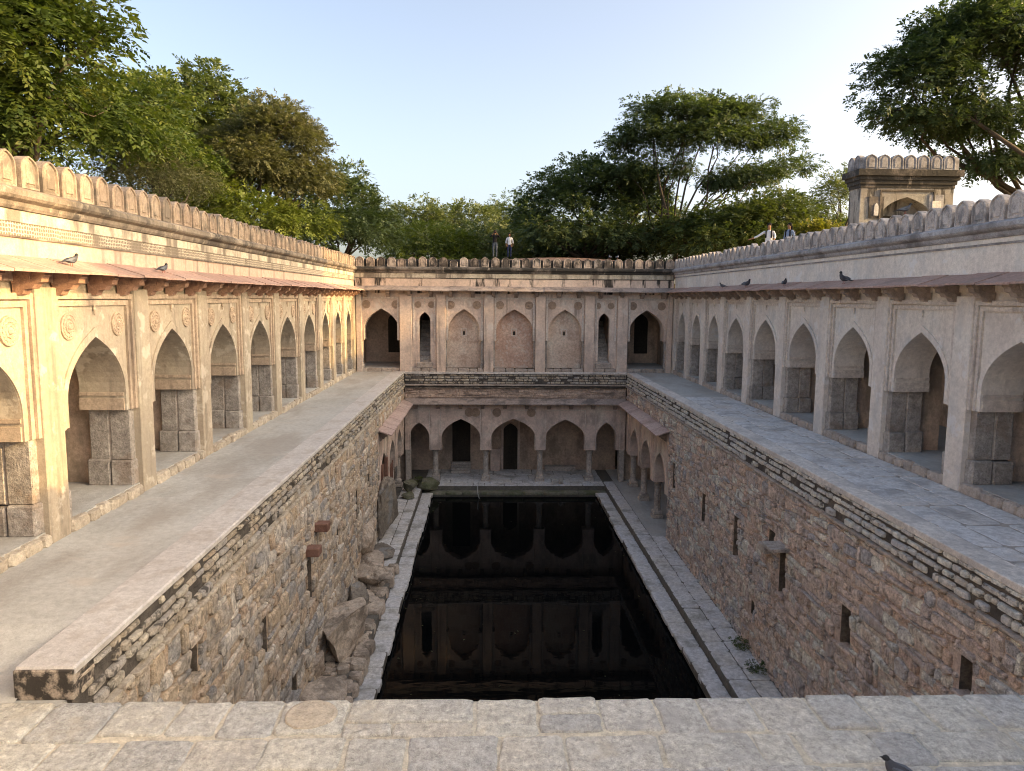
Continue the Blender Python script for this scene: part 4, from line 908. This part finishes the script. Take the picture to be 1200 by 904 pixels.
# ------------------------------------------------------------------ mound behind the far wall, gateway over the right arcade
mb = MB(); gx = np.linspace(-9, 13, 23); gy = np.linspace(41, 60, 20); vs = []
for y in gy:
    for x in gx:
        k = max(0, 1-((x-4.6)/6.5)**2)*max(0, 1-((y-48.5)/6.5)**2)
        vs.append((x, y, 5.35+1.2*k**.45 if k > 0 else 5.35))
mb.add(vs, [(j*23+i, j*23+i+1, (j+1)*23+i+1, (j+1)*23+i) for j in range(19) for i in range(22)])
structure(mb.build('terrace', 'red_earth', smooth=True, at=(2, 48, 5.35)))

TW0, TW1, TY0, TY1 = 14.95, 18.75, 30.0, 30.95
def gateway():
    root = thing('gateway', ((TW0+TW1)/2, TY0, GROUND), 'weathered stone gateway with merlons and a pointed arch rising behind the parapet', 'gateway')
    F = lambda u, v, w: (u, TY0+v, w)
    c = 16.85; zt = 8.5
    MB().ext_v(arch_panel(c, .98, 7.45, 8.15, GROUND-.1, TW0, TW1, zt), 0, TY1-TY0).build('wall', 'tower', root, F)
    fr = MB(); fr.box(c-1.12, c-1.06, -.05, .01, GROUND, 8.36); fr.box(c+1.06, c+1.12, -.05, .01, GROUND, 8.36); fr.box(c-1.12, c+1.12, -.05, .01, 8.36, 8.43); fr.build('frame', 'cornice', root, F)
    MB().box(c-.95, c+.95, .55, .7, 5.9, 7.45).build('dark_beam', 'dark_wood', root, F)
    MB().box(c-.95, c+.95, .72, .8, 7.45, 8.2).build('arch_infill', 'tower', root, F)
    pn = MB().box(TW0+.35, TW0+.95, -.035, .01, 7.3, 8.15).build('panel', 'cornice_black', root, F)
    MB().ext_v([(TW0+.56, 7.4)]+arch_curve(TW0+.65, .09, 7.7, 7.9, 4)+[(TW0+.74, 7.4)], -.06, -.02).build('niche_relief', 'pale_marble', pn, F)
    pn = MB().box(TW1-1.0, TW1-.4, -.035, .01, 7.3, 8.25).build('panel', 'cornice_grey', root, F)
    MB().box(TW1-.88, TW1-.52, -.07, -.02, 7.45, 8.0).build('plaque', 'pale_marble', pn, F)
    co = MB()
    for z0, z1, e in ((8.5, 8.64, .03), (8.64, 8.8, .08), (8.801, 8.95, .14), (8.95, 9.2, .24)): co.box(TW0-e, TW1+e, -e, TY1-TY0+e, z0, z1-.001)
    co.build('cornice', 'cornice_black', root, F)
    me = merlon_mesh('merlon', 'cornice_grey', .5, .6, .22, lin(F))
    for k in range(7): put('merlon', me, root, F(TW0+.05+(k+.5)*(TW1-TW0-.1)/7, -.12, 9.19))
    for k in range(7): put('merlon', me, root, F(TW0+.05+(k+.5)*(TW1-TW0-.1)/7, TY1-TY0-.1, 9.19))
    ms = merlon_mesh('merlon', 'cornice_grey', .5, .6, .22, lambda u, v, w: (v, u, w))
    for k in range(2): put('merlon', ms, root, F(TW0-.12, .22+k*.52, 9.19)); put('merlon', ms, root, F(TW1-.1, .22+k*.52, 9.19))
gateway()

# ------------------------------------------------------------------ trees
def np_mesh(name, V, quads, mat, smooth=False):
    me = bpy.data.meshes.new(name); V = np.asarray(V, np.float32); Q = np.asarray(quads, np.int32)
    me.vertices.add(len(V)); me.vertices.foreach_set('co', V.ravel()); k = Q.shape[1]
    me.loops.add(Q.size); me.loops.foreach_set('vertex_index', Q.ravel())
    me.polygons.add(len(Q)); me.polygons.foreach_set('loop_start', np.arange(0, Q.size, k, dtype=np.int32)); me.polygons.foreach_set('loop_total', np.full(len(Q), k, np.int32))
    me.update(calc_edges=True); me.materials.append(M[mat])
    return me
def unit(a): return a/np.maximum(np.linalg.norm(a, axis=1), 1e-6)[:, None]
def sprays(rs, O, A, L, nl, ll, lw, droop=.25):
    """pinnate sprays: each a row of leaflets either side of a stalk"""
    n = len(O); up = np.tile([0, 0, 1.], (n, 1)); A = unit(A)
    S = unit(np.cross(A, up+rs.normal(0, .35, (n, 3)))); Nn = np.cross(S, A); out = []
    for j in range(nl):
        s = 1 if j % 2 == 0 else -1; t = (.15+.85*(j//2+.5)/((nl+1)//2))*L
        p0 = O+A*t[:, None]-up*(droop*t*t/L.clip(.01))[:, None]
        k = ll*rs.uniform(.5, 1.4, n); d = unit(S*s*.85+A*.55-up*droop*.6+rs.normal(0, .16, (n, 3)))
        side = unit(np.cross(d, Nn+rs.normal(0, .3, (n, 3))))
        tip = p0+d*k[:, None]; mid = p0+d*(k*.45)[:, None]; w = (lw*k/ll)[:, None]
        out.append(np.stack([p0, mid+side*w, tip, mid-side*w], 1))
    return np.concatenate(out).reshape(-1, 3)
def bend(p, q, rs, n=5, sag=.12):
    p, q = np.array(p), np.array(q); d = q-p; l = np.linalg.norm(d); o = rs.normal(0, 1, 3)*l*sag; o2 = rs.normal(0, 1, 3)*l*sag*.5
    return [p+d*t+o*math.sin(math.pi*t)+o2*math.sin(2*math.pi*t) for t in np.linspace(0, 1, n)]
def tree(name, label, base, lobes, leaf, nclump, per, cr, spray=(.45, 8, .16, .035), trunk=.25, fork=.35, seed=1, group=None, flat=.6, shell=.5, lean=(0, 0), droop=.25, nlimb=2, cat='tree'):
    rs = np.random.RandomState(seed); base = np.array(base, float)
    root = thing(name, base, label, cat, group)
    lobes = np.array(lobes, float)
    wt = lobes[:, 3]*lobes[:, 4]*lobes[:, 5]; wt = wt**.75/np.sum(wt**.75)
    top = (lobes[:, 2]).mean(); cen = lobes[:, :3].mean(0)
    fk = np.array([base[0]+lean[0]+(cen[0]-base[0])*fork*.6, base[1]+lean[1]+(cen[1]-base[1])*fork*.6, base[2]+(top-base[2])*fork])
    wood = MB(); tr = bend(base-[0, 0, .3], fk, rs, 5, .04); wood.tube([tuple(p) for p in tr], list(np.linspace(trunk, trunk*.72, 5)), 8)
    C = []; nodes = []; limbr = []
    for i, lb in enumerate(lobes):
        m = max(3, int(nclump*wt[i])); d = unit(rs.normal(size=(m, 3))); d[:, 2] = np.where(d[:, 2] < -.35, -d[:, 2]*.5, d[:, 2])
        rad = rs.uniform(shell, 1, m)**.6; C.append(lb[:3]+d*rad[:, None]*lb[3:6])
        for q in range(nlimb):
            tgt = lb[:3]+rs.normal(0, .28, 3)*lb[3:6]+[0, 0, lb[5]*.1]; pts = bend(fk, tgt, rs, 6, .09)
            r0 = trunk*.5*(.6+.4*rs.rand()); rr = list(np.linspace(r0, r0*.28, 6)); wood.tube([tuple(p) for p in pts], rr, 6)
            nodes += pts[2:]; limbr += rr[2:]
    C = np.concatenate(C); nodes = np.array(nodes)
    for c in C[::2 if nclump > 160 else 1]:
        k = np.argmin(((nodes-c)**2).sum(1)+rs.rand(len(nodes))*.5); pts = bend(nodes[k], c, rs, 4, .12); r0 = min(limbr[k]*.6, .05)
        wood.tube([tuple(p) for p in pts], [r0, r0*.7, r0*.5, r0*.25], 4)
    o = wood.build('trunk', 'bark', root, at=tuple(base), smooth=True)
    n = len(C)*per; ci = np.repeat(np.arange(len(C)), per); sz = rs.uniform(.65, 1.25, len(C))*cr
    off = rs.normal(size=(n, 3)); off = unit(off)*(rs.uniform(.15, 1, n)**.5)[:, None]*sz[ci][:, None]; off[:, 2] *= flat
    O = C[ci]+off; A = unit(off)*1.0+unit(C[ci]-cen)*.7+rs.normal(0, .45, (n, 3))+[0, 0, -.1]
    V = sprays(rs, O, A, spray[0]*rs.uniform(.6, 1.2, n), spray[1], spray[2], spray[3], droop)-base
    link(bpy.data.objects.new('crown', np_mesh('crown', V, np.arange(len(V)).reshape(-1, 4), leaf)), root, base)
    return root
def lob(px, py, Y, rxp, rzp, ry=None):               # a crown lobe centred on a pixel at distance Y, radii in photo pixels
    p = at_y(px, py, Y); k = Y/F_PX; return (p.x, Y, p.z, rxp*k, ry or rxp*k*.9, rzp*k)
def base_at(px, Y, z=GROUND): p = at_y(px, 300, Y); return (p.x, Y, z)

tree('broad_tree', 'large glossy green tree hanging over the sunlit left parapet', base_at(-40, 24), [lob(20, 70, 24, 95, 85), lob(-60, 40, 24, 110, 110), lob(60, 135, 24.5, 85, 60), lob(95, 30, 24, 45, 40), lob(-30, 150, 24, 90, 60), lob(150, 160, 27, 50, 45)], 'leaf_lush', 250, 26, .85, (.6, 10, .2, .045), .32, .4, 2, droop=.45)
tree('leafy_tree', 'fresh green tree with a rounded crown behind the big glossy tree', base_at(160, 34), [lob(150, 150, 34, 55, 50), lob(200, 190, 33, 45, 35), lob(180, 125, 35, 40, 30)], 'leaf_lush', 110, 22, .9, (.55, 9, .19, .042), .22, .4, 3, 'trees beyond the sunlit parapet')
tree('dense_tree', 'tall rounded mid green tree rising highest behind the sunlit parapet', base_at(235, 46), [lob(230, 125, 46, 55, 42), lob(205, 165, 46, 50, 45), lob(270, 165, 46, 45, 40), lob(240, 200, 45, 60, 35)], 'leaf_mid', 200, 28, 1.0, (.6, 9, .21, .05), .3, .4, 4, 'trees beyond the sunlit parapet')
tree('thorn_tree', 'brownish olive thorn tree with a leaning bent trunk above the sunlit parapet', base_at(248, 37), [lob(325, 165, 38, 48, 42), lob(290, 200, 37, 55, 35), lob(350, 215, 38, 35, 30), lob(265, 180, 38, 30, 25)], 'leaf_olive', 280, 40, .75, (.4, 10, .12, .03), .24, .3, 5, 'trees beyond the sunlit parapet', lean=(.5, 0), nlimb=4)
tree('thorn_bush', 'pale olive drooping thorn bush just above the sunlit parapet', base_at(170, 27), [lob(165, 205, 28, 55, 22), lob(205, 215, 29, 40, 20)], 'leaf_olive', 80, 26, .6, (.5, 8, .10, .02), .09, .4, 6, droop=.5, nlimb=5, cat='bush')
tree('leafy_bush', 'bright green bush under the leaning thorn tree', base_at(285, 36), [lob(290, 255, 36, 55, 25), lob(235, 240, 35, 50, 28), lob(345, 265, 37, 40, 22)], 'leaf_bright', 100, 24, .8, (.5, 8, .17, .04), .1, .3, 7, cat='bush')
tree('dark_tree', 'dark green spreading tree at the corner of the sunlit parapet', base_at(405, 46), [lob(395, 235, 46, 45, 38), lob(355, 265, 45, 45, 30), lob(430, 265, 46, 40, 28), lob(395, 275, 44, 60, 25)], 'leaf_dark', 170, 26, .9, (.55, 9, .19, .045), .26, .35, 8, 'trees beyond the sunlit parapet')
for k, (px, py, Y, rx, rz, lf, lb) in enumerate([(488, 262, 62, 34, 24, 'leaf_pale', 'pale feathery acacia in the gap next to the dark corner tree'), (548, 262, 66, 36, 22, 'leaf_pale', 'pale acacia rising behind the person in black'), (606, 255, 74, 32, 30, 'leaf_mid', 'hazy grey green tree farthest back behind the person in white'), (505, 285, 54, 50, 16, 'leaf_bright', 'low sunlit bush along the end wall beside the person in black'), (575, 285, 56, 40, 18, 'leaf_pale', 'light green bush behind the two people on the mound')]):
    bush = rz < 20
    tree('bush' if bush else 'acacia_tree', lb, base_at(px, Y), [lob(px, py, Y, rx, rz), lob(px-rx*.5, py+10, Y, rx*.6, rz*.8), lob(px+rx*.5, py+12, Y, rx*.6, rz*.8), lob(px, py+24, Y-1, rx*1.1, rz*.7)], lf, 110, 24, 1.0, (.6, 8, .2, .045), .2, .4, 20+k, 'trees beyond the end wall', cat='bush' if bush else 'tree')
tree('dense_tree', 'dense dark green tree with a broad crown beside the umbrella crowned tree', base_at(690, 52), [lob(690, 215, 52, 50, 32), lob(655, 245, 52, 48, 38), lob(735, 240, 52, 45, 38), lob(670, 278, 50, 60, 25), lob(740, 280, 51, 50, 22), lob(628, 262, 53, 25, 25)], 'leaf_dark', 260, 26, .95, (.6, 9, .2, .048), .3, .35, 9)
tree('umbrella_tree', 'tall umbrella crowned tree with a forked trunk behind the corner of the end wall', base_at(784, 50), [lob(800, 135, 50, 68, 20), lob(850, 140, 50, 55, 20), lob(755, 165, 50, 45, 24), lob(900, 165, 50, 38, 22), lob(830, 165, 50, 70, 20), lob(885, 205, 50, 50, 18), lob(775, 200, 50, 42, 18), lob(930, 195, 51, 22, 14), lob(850, 215, 50, 30, 12), lob(740, 205, 50, 30, 16)], 'leaf_dark', 330, 30, .8, (.55, 10, .17, .042), .2, .3, 10, flat=.5, nlimb=2, shell=.2)
tree('leafy_bush', 'sunlit yellow green tree glowing below the umbrella tree', base_at(757, 58), [lob(755, 255, 58, 38, 30), lob(770, 280, 57, 40, 18)], 'leaf_bright', 90, 24, 1.0, (.6, 9, .2, .05), .18, .35, 11)
tree('olive_tree', 'olive green tree filling the space under the umbrella tree crown', base_at(870, 47), [lob(860, 262, 47, 50, 26), lob(905, 258, 47, 45, 30), lob(820, 270, 48, 45, 24), lob(930, 245, 48, 25, 22), lob(870, 285, 46, 80, 16)], 'leaf_mid', 210, 25, .9, (.55, 9, .18, .042), .24, .3, 12)
tree('flowering_shrub', 'yellow flowering shrub beside the gateway', base_at(962, 44), [lob(962, 274, 44, 20, 9), lob(945, 278, 44, 16, 9)], 'leaf_yellow', 50, 22, .55, (.4, 8, .14, .035), .09, .3, 13, cat='bush')
tree('thin_tree', 'sparse pale leaved tree seen left of the gateway', base_at(985, 52), [lob(980, 230, 52, 26, 22), lob(965, 252, 52, 18, 14), lob(1000, 215, 53, 20, 20)], 'leaf_pale', 70, 18, .8, (.5, 8, .16, .036), .2, .4, 14, nlimb=4)
tree('spreading_tree', 'huge dark spreading tree reaching over the gateway', base_at(1262, 37), [lob(1090, 95, 37, 70, 50), lob(1160, 50, 37, 90, 60), lob(1060, 140, 37, 48, 22), lob(1140, 150, 37.5, 75, 35, 3.4), lob(1250, 70, 38, 90, 85, 4), lob(1190, 190, 37, 60, 25), lob(1110, 40, 37, 40, 30), lob(1330, 120, 37, 80, 60)], 'leaf_dark', 430, 36, 1.0, (.55, 10, .18, .045), .34, .3, 15, flat=.55, nlimb=2, shell=.25)
for k, (x, y, lb) in enumerate([(27, 12.5, 'broad tree outside the shaded arcade nearest the stairs'), (27, 20.5, 'broad tree outside the shaded arcade opposite its middle bays')]):
    tree('shade_tree', lb, (x, y, GROUND), [(x, y, 14, 4.2, 4.2, 4.5), (x-1, y+2.5, 13.5, 3.6, 2.8, 4.5), (x, y-2.4, 13.2, 3.4, 2.4, 4.4), (x-2, y, 9.8, 3.5, 4, 2.6), (x, y, 17, 3.3, 3.8, 2.5)], 'leaf_dark', 320, 36, 1.25, (.8, 10, .42, .14), .45, .35, 16+70*k, 'trees shading the court', shell=.0)
HEDGE = ['low bush just beside the person in white on the mound', 'low bush under the dense broad crowned tree', 'low bush between the dense dark tree and the yellow green tree', 'low bush around the foot of the umbrella tree trunk', 'low bush under the middle of the umbrella tree crown', 'low bush behind the person in the white shirt with a backpack', 'low bush behind the yellow flowering shrub', 'low bush behind the side of the gateway']
for k, (px, Y, rx, top) in enumerate([(625, 60, 34, 268), (670, 58, 40, 272), (720, 57, 42, 270), (800, 55, 40, 262), (840, 53, 45, 265), (905, 54, 45, 262), (950, 56, 36, 262), (1000, 58, 40, 258)]):
    p = at_y(px, 0, Y)
    tree('hedge_bush', HEDGE[k], base_at(px, Y), [lob(px, top+16, Y, rx, 17), lob(px-rx*.4, top+26, Y-.5, rx*.7, 14), lob(px+rx*.4, top+30, Y-.5, rx*.7, 14)], ['leaf_dark', 'leaf_mid'][k % 2], 80, 24, 1.0, (.6, 9, .22, .055), .12, .35, 60+k, 'hedge bushes behind the end wall', cat='bush')

# ------------------------------------------------------------------ pigeons
def pigeon(pos, heading, label, scale=1.0, head_up=.0):
    root = thing('pigeon', pos, label, 'pigeon', 'pigeons around the stepwell')
    c, s = math.cos(heading), math.sin(heading)
    F = lambda x, y, z: (pos[0]+(x*c-y*s)*scale, pos[1]+(x*s+y*c)*scale, pos[2]+z*scale)
    def loft(sec, n=10):
        m = MB(); vs = []
        for x, z, ry, rz in sec: vs += [(x, ry*math.cos(2*math.pi*k/n), z+rz*math.sin(2*math.pi*k/n)) for k in range(n)]
        fs = [(j*n+k, j*n+(k+1) % n, (j+1)*n+(k+1) % n, (j+1)*n+k) for j in range(len(sec)-1) for k in range(n)]
        fs += [tuple(range(n-1, -1, -1)), tuple(range((len(sec)-1)*n, len(sec)*n))]
        return m.add(vs, fs)
    u = head_up
    loft([(-.2, .085, .03, .006), (-.13, .095, .035, .012), (-.09, .105, .045, .035), (-.03, .115, .062, .06), (.04, .125, .066, .068), (.092, .152, .06, .064), (.11, .18+u*.5, .049, .05), (.118, .205+u, .038, .037), (.118, .225+u, .028, .026)]).build('body', 'pigeon_grey', root, F, smooth=True)
    loft([(.088, .212+u, .022, .022), (.1, .226+u, .029, .029), (.12, .234+u, .03, .03), (.142, .232+u, .021, .021), (.152, .229+u, .008, .009)]).build('head', 'pigeon_dark', root, F, smooth=True)
    loft([(.148, .23+u, .008, .008), (.163, .227+u, .005, .005), (.174, .223+u, .001, .001)], 6).build('beak', 'phone', root, F)
    for q in (-1, 1):
        m = MB(); pts = [(.07, .15), (.05, .175), (-.03, .17), (-.1, .14), (-.17, .105), (-.1, .095), (-.02, .085), (.05, .1)]
        n = len(pts); y0 = .052*q; vs = [(x, (.052+.018*math.sin(max(0, min(1, (x+.17)/.24))*math.pi))*q, z) for x, z in pts]+[(x, .03*q, z) for x, z in pts]
        m.add(vs, [tuple(range(n))]+[(i, (i+1) % n, n+(i+1) % n, n+i) for i in range(n)]); m.build('wing', 'pigeon_wing', root, F)
        l = MB(); l.tube([(.005, .025*q, .07), (.0, .028*q, .004)], [.006, .005], 5); l.tube([(.0, .028*q, .005), (.04, .03*q, .004)], [.005, .003], 5); l.build('leg', 'pigeon_leg', root, F)
    t = MB(); t.add([(-.12, -.03, .1), (-.12, .03, .1), (-.26, .04, .075), (-.26, -.04, .075), (-.12, -.03, .085), (-.12, .03, .085), (-.26, .04, .068), (-.26, -.04, .068)], [(0, 1, 2, 3), (7, 6, 5, 4), (0, 4, 5, 1), (1, 5, 6, 2), (2, 6, 7, 3), (3, 7, 4, 0)]); t.build('tail', 'pigeon_dark', root, F)
def eave_pos(side, Y, v=-.34):
    z = 4.585+(4.365-4.585)*(.07-v)/.69+.006
    return ((XL-v) if side == 'left' else (XR+v), Y, z)
pigeon(eave_pos('left', 12.3), RAD(65), 'pigeon on the sunlit red eave slabs, the one beside the brighter lit wall', .8)
pigeon(eave_pos('left', 15.7), RAD(70), 'pigeon perched on the left red eave past the end of the sunlit patch', .8)
pigeon(eave_pos('right', 30.6), RAD(150), 'small crouching pigeon on the shaded eave, close to the far corner', .9)
pigeon(eave_pos('right', 27.8), RAD(-60), 'fluffed pigeon on the shaded eave below the standing people', 1.2)
pigeon(eave_pos('right', 24.2), RAD(-95), 'pigeon sitting alone at the shaded eave edge, between two others', .95)
pigeon(eave_pos('right', 20.1), RAD(200), 'upright dark necked pigeon on the shaded eave under the gateway', 1.15, .03)
pigeon((3.73, 6.11, LEDGE_Z+.005), RAD(140), 'blue grey pigeon standing on the paved landing', 1.0, -.02)
pigeon((XR+.06, 18.05, 6.10), RAD(-20), 'pigeon perched on a parapet merlon before the gateway', 1.0)
pigeon((6.55, D+.05, 6.10), RAD(100), 'pigeon on top of the end wall parapet below the dense dark tree', .9)
pigeon((6.95, D+.05, 6.10), RAD(60), 'pigeon on the end wall parapet nearer the umbrella tree', .9)

# ------------------------------------------------------------------ people
def person(pos, heading, height, pose, mats, label, hair_long=False, backpack=False, phone=False):
    """one skinned body; pose gives elbow and hand positions (x right, y forward, z up) for a 1.72 m figure"""
    root = thing('person', pos, label, 'person')
    J = {'pelvis': (0, 0, .93), 'waist': (0, 0, 1.06), 'chest': (0, .01, 1.28), 'neck': (0, .0, 1.45), 'head0': (0, .01, 1.53), 'head1': (0, .02, 1.60), 'head2': (0, .01, 1.69)}
    Rr = {'pelvis': (.15, .11), 'waist': (.135, .1), 'chest': (.16, .11), 'neck': (.055, .055), 'head0': (.062, .07), 'head1': (.078, .095), 'head2': (.06, .07)}
    E = [('pelvis', 'waist'), ('waist', 'chest'), ('chest', 'neck'), ('neck', 'head0'), ('head0', 'head1'), ('head1', 'head2')]
    for s, sd_ in ((-1, 'l'), (1, 'r')):
        el, ha = pose[sd_]; sh = (.175*s, 0, 1.40)
        fx = Vector(ha)+(Vector(ha)-Vector(el)).normalized()*.13
        for k, p, rr in (('sh', sh, (.055, .055)), ('el', el, (.043, .043)), ('ha', ha, (.03, .03)), ('pa', tuple(Vector(ha).lerp(fx, .5)), (.042, .02)), ('fi', tuple(fx), (.025, .012))): J[k+sd_] = p; Rr[k+sd_] = rr
        E += [('chest', 'sh'+sd_), ('sh'+sd_, 'el'+sd_), ('el'+sd_, 'ha'+sd_), ('ha'+sd_, 'pa'+sd_), ('pa'+sd_, 'fi'+sd_)]
        st_ = pose.get('step', .0)*s
        for k, p, rr in (('hi', (.09*s, 0, .88), (.085, .09)), ('kn', (.1*s, st_*.4+.02, .49), (.062, .065)), ('an', (.1*s, st_, .09), (.045, .05)), ('to', (.115*s, st_+.15, .035), (.042, .032))): J[k+sd_] = p; Rr[k+sd_] = rr
        E += [('pelvis', 'hi'+sd_), ('hi'+sd_, 'kn'+sd_), ('kn'+sd_, 'an'+sd_), ('an'+sd_, 'to'+sd_)]
    ks = list(J); me = bpy.data.meshes.new('body'); me.from_pydata([J[k] for k in ks], [(ks.index(a), ks.index(b)) for a, b in E], [])
    o = bpy.data.objects.new('body', me); COL.objects.link(o)
    sk = o.modifiers.new('s', 'SKIN'); sk.use_smooth_shade = True; ss = o.modifiers.new('d', 'SUBSURF'); ss.levels = 2
    for k, v in zip(ks, me.skin_vertices[0].data): v.radius = Rr[k]; v.use_root = (k == 'pelvis')
    dg = bpy.context.evaluated_depsgraph_get(); ev = o.evaluated_get(dg); bm_ = bpy.data.meshes.new_from_object(ev); bm_.name = 'body'
    bpy.data.objects.remove(o)
    for k in ('skin', mats[0], mats[1], 'shoe'): bm_.materials.append(M[k])
    hands = [Vector(pose[q][1]) for q in ('l', 'r')]
    for p in bm_.polygons:
        c = p.center
        if c.z < .1: i = 3
        elif c.z < .95 and not any((c-h).length < .3 for h in hands) : i = 2
        elif c.z > 1.47 and (c.xy.length < .14): i = 0
        elif any((c-h).length < .15 for h in hands): i = 0
        elif c.z < .93 and abs(c.x) < .19: i = 2
        else: i = 1
        p.material_index = i; p.use_smooth = True
    b = put('body', bm_, root, pos)
    hd = MB(); hd.lathe([(.03, -.02), (.085, .0), (.098, .05), (.092, .1), (.06, .135), (.015, .15)], 12, 'w', (0, -.02, 1.60))
    if hair_long: hd.cbox(-.085, .085, -.13, -.05, 1.28, 1.64, .03)
    hair = hd.build('hair', 'hair', root, at=(0, 0, 0), smooth=True); hair.location = (0, 0, 0)
    fc = MB(); fc.lathe([(.006, 0), (.012, .012), (.004, .035)], 6, 'w', (0, .118, 1.585))
    for s in (-1, 1): fc.lathe([(.004, 0), (.009, .006), (.004, .013)], 6, 'w', (.032*s, .105, 1.615))
    face = fc.build('face', 'skin', root, at=(0, 0, 0)); face.location = (0, 0, 0)
    kids = [b, hair, face]
    if backpack:
        bp = MB(); bp.cbox(-.15, .15, -.27, -.11, 1.0, 1.42, .04); bp.cbox(-.13, -.08, -.12, .12, 1.15, 1.45, .015); bp.cbox(.08, .13, -.12, .12, 1.15, 1.45, .015); q = bp.build('backpack', 'black_cloth', root, at=(0, 0, 0)); q.location = (0, 0, 0); kids.append(q)
    b.location = (0, 0, 0)
    root.rotation_euler.z = heading; root.scale = (height/1.75,)*3
    return root
up_l, up_r = ((-.3, .12, 1.30), (-.09, .24, 1.53)), ((.3, .12, 1.30), (.09, .24, 1.53))
dn_l, dn_r = ((-.25, -.03, 1.12), (-.24, .06, .88)), ((.25, -.03, 1.12), (.24, .06, .88))
MZ = 6.52
person((at_y(580, 298, 48).x, 48, MZ), RAD(180), 1.74, {'l': up_l, 'r': up_r}, ('black_cloth', 'grey_jeans'), 'person in a black jacket and grey jeans raising both hands to the face')
ph = MB(); px_ = at_y(580, 298, 48).x; ph.cbox(px_-.08, px_+.08, 47.69, 47.70, MZ+1.52, MZ+1.62, .003)
tag(ph.build('phone', 'phone'), 'small dark phone held up by the person in black', 'phone')
person((at_y(597, 298, 48).x, 48.1, MZ), RAD(175), 1.58, {'l': dn_l, 'r': dn_r}, ('white_cloth', 'navy_cloth'), 'person with long dark hair in a white shirt and navy trousers', True)
person((11.2, 29.7, 5.3), RAD(150), 1.74, {'l': ((.02-.27, .05, 1.2), (-.2, .2, 1.0)), 'r': ((.42, .1, 1.22), (.68, .16, 1.12)), 'step': .12}, ('white_cloth', 'denim'), 'person in a white shirt with a backpack stretching one arm sideways behind the parapet', False, True)
person((11.2, 27.7, 5.3), RAD(120), 1.56, {'l': dn_l, 'r': dn_r, 'step': -.1}, ('blue_cloth', 'denim'), 'person with dark hair in a blue top behind the parapet', True, True)

# ------------------------------------------------------------------ weeds rooted in the masonry
for k, (p, lb) in enumerate([((7.35, 18.9, LOW), 'small green weed clump at the foot of the brown rubble wall'), ((7.4, 20.3, LOW), 'tiny weed growing from the platform joint under the brown rubble wall'), ((-3.6, 38.6, -5.75), 'weed growing on the mossy masonry mound')]):
    tree('weed', lb, p, [(p[0], p[1], p[2]+.16, .16, .18, .12), (p[0]-.08, p[1]+.16, p[2]+.1, .12, .16, .08)], 'leaf_pale', 8, 9, .1, (.13, 6, .055, .014), .012, .3, 90+k, 'weeds in the masonry', cat='weed')

# ------------------------------------------------------------------ litter floating on the water
q = random.Random(5); fl = MB()
for k in range(60):
    side = q.random()
    x = q.uniform(WL+.1, WR-.1) if side > .5 else (WL+abs(q.gauss(0, .35)) if side < .25 else WR-abs(q.gauss(0, .35)))
    y = q.uniform(16, 38.2); a = q.uniform(0, 6.28); l = q.uniform(.02, .06); w_ = l*.45; c, sn = math.cos(a), math.sin(a)
    pts = [(-l, 0), (0, w_), (l, 0), (0, -w_)]
    fl.add([(x+px*c-py*sn, y+px*sn+py*c, WZ+.006+q.uniform(0, .004)) for px, py in pts], [(0, 1, 2, 3)])
o = fl.build('floating_leaves', 'leaf_olive'); tag(o, 'scattered dry leaves floating on the dark water', 'leaves', kind='stuff')
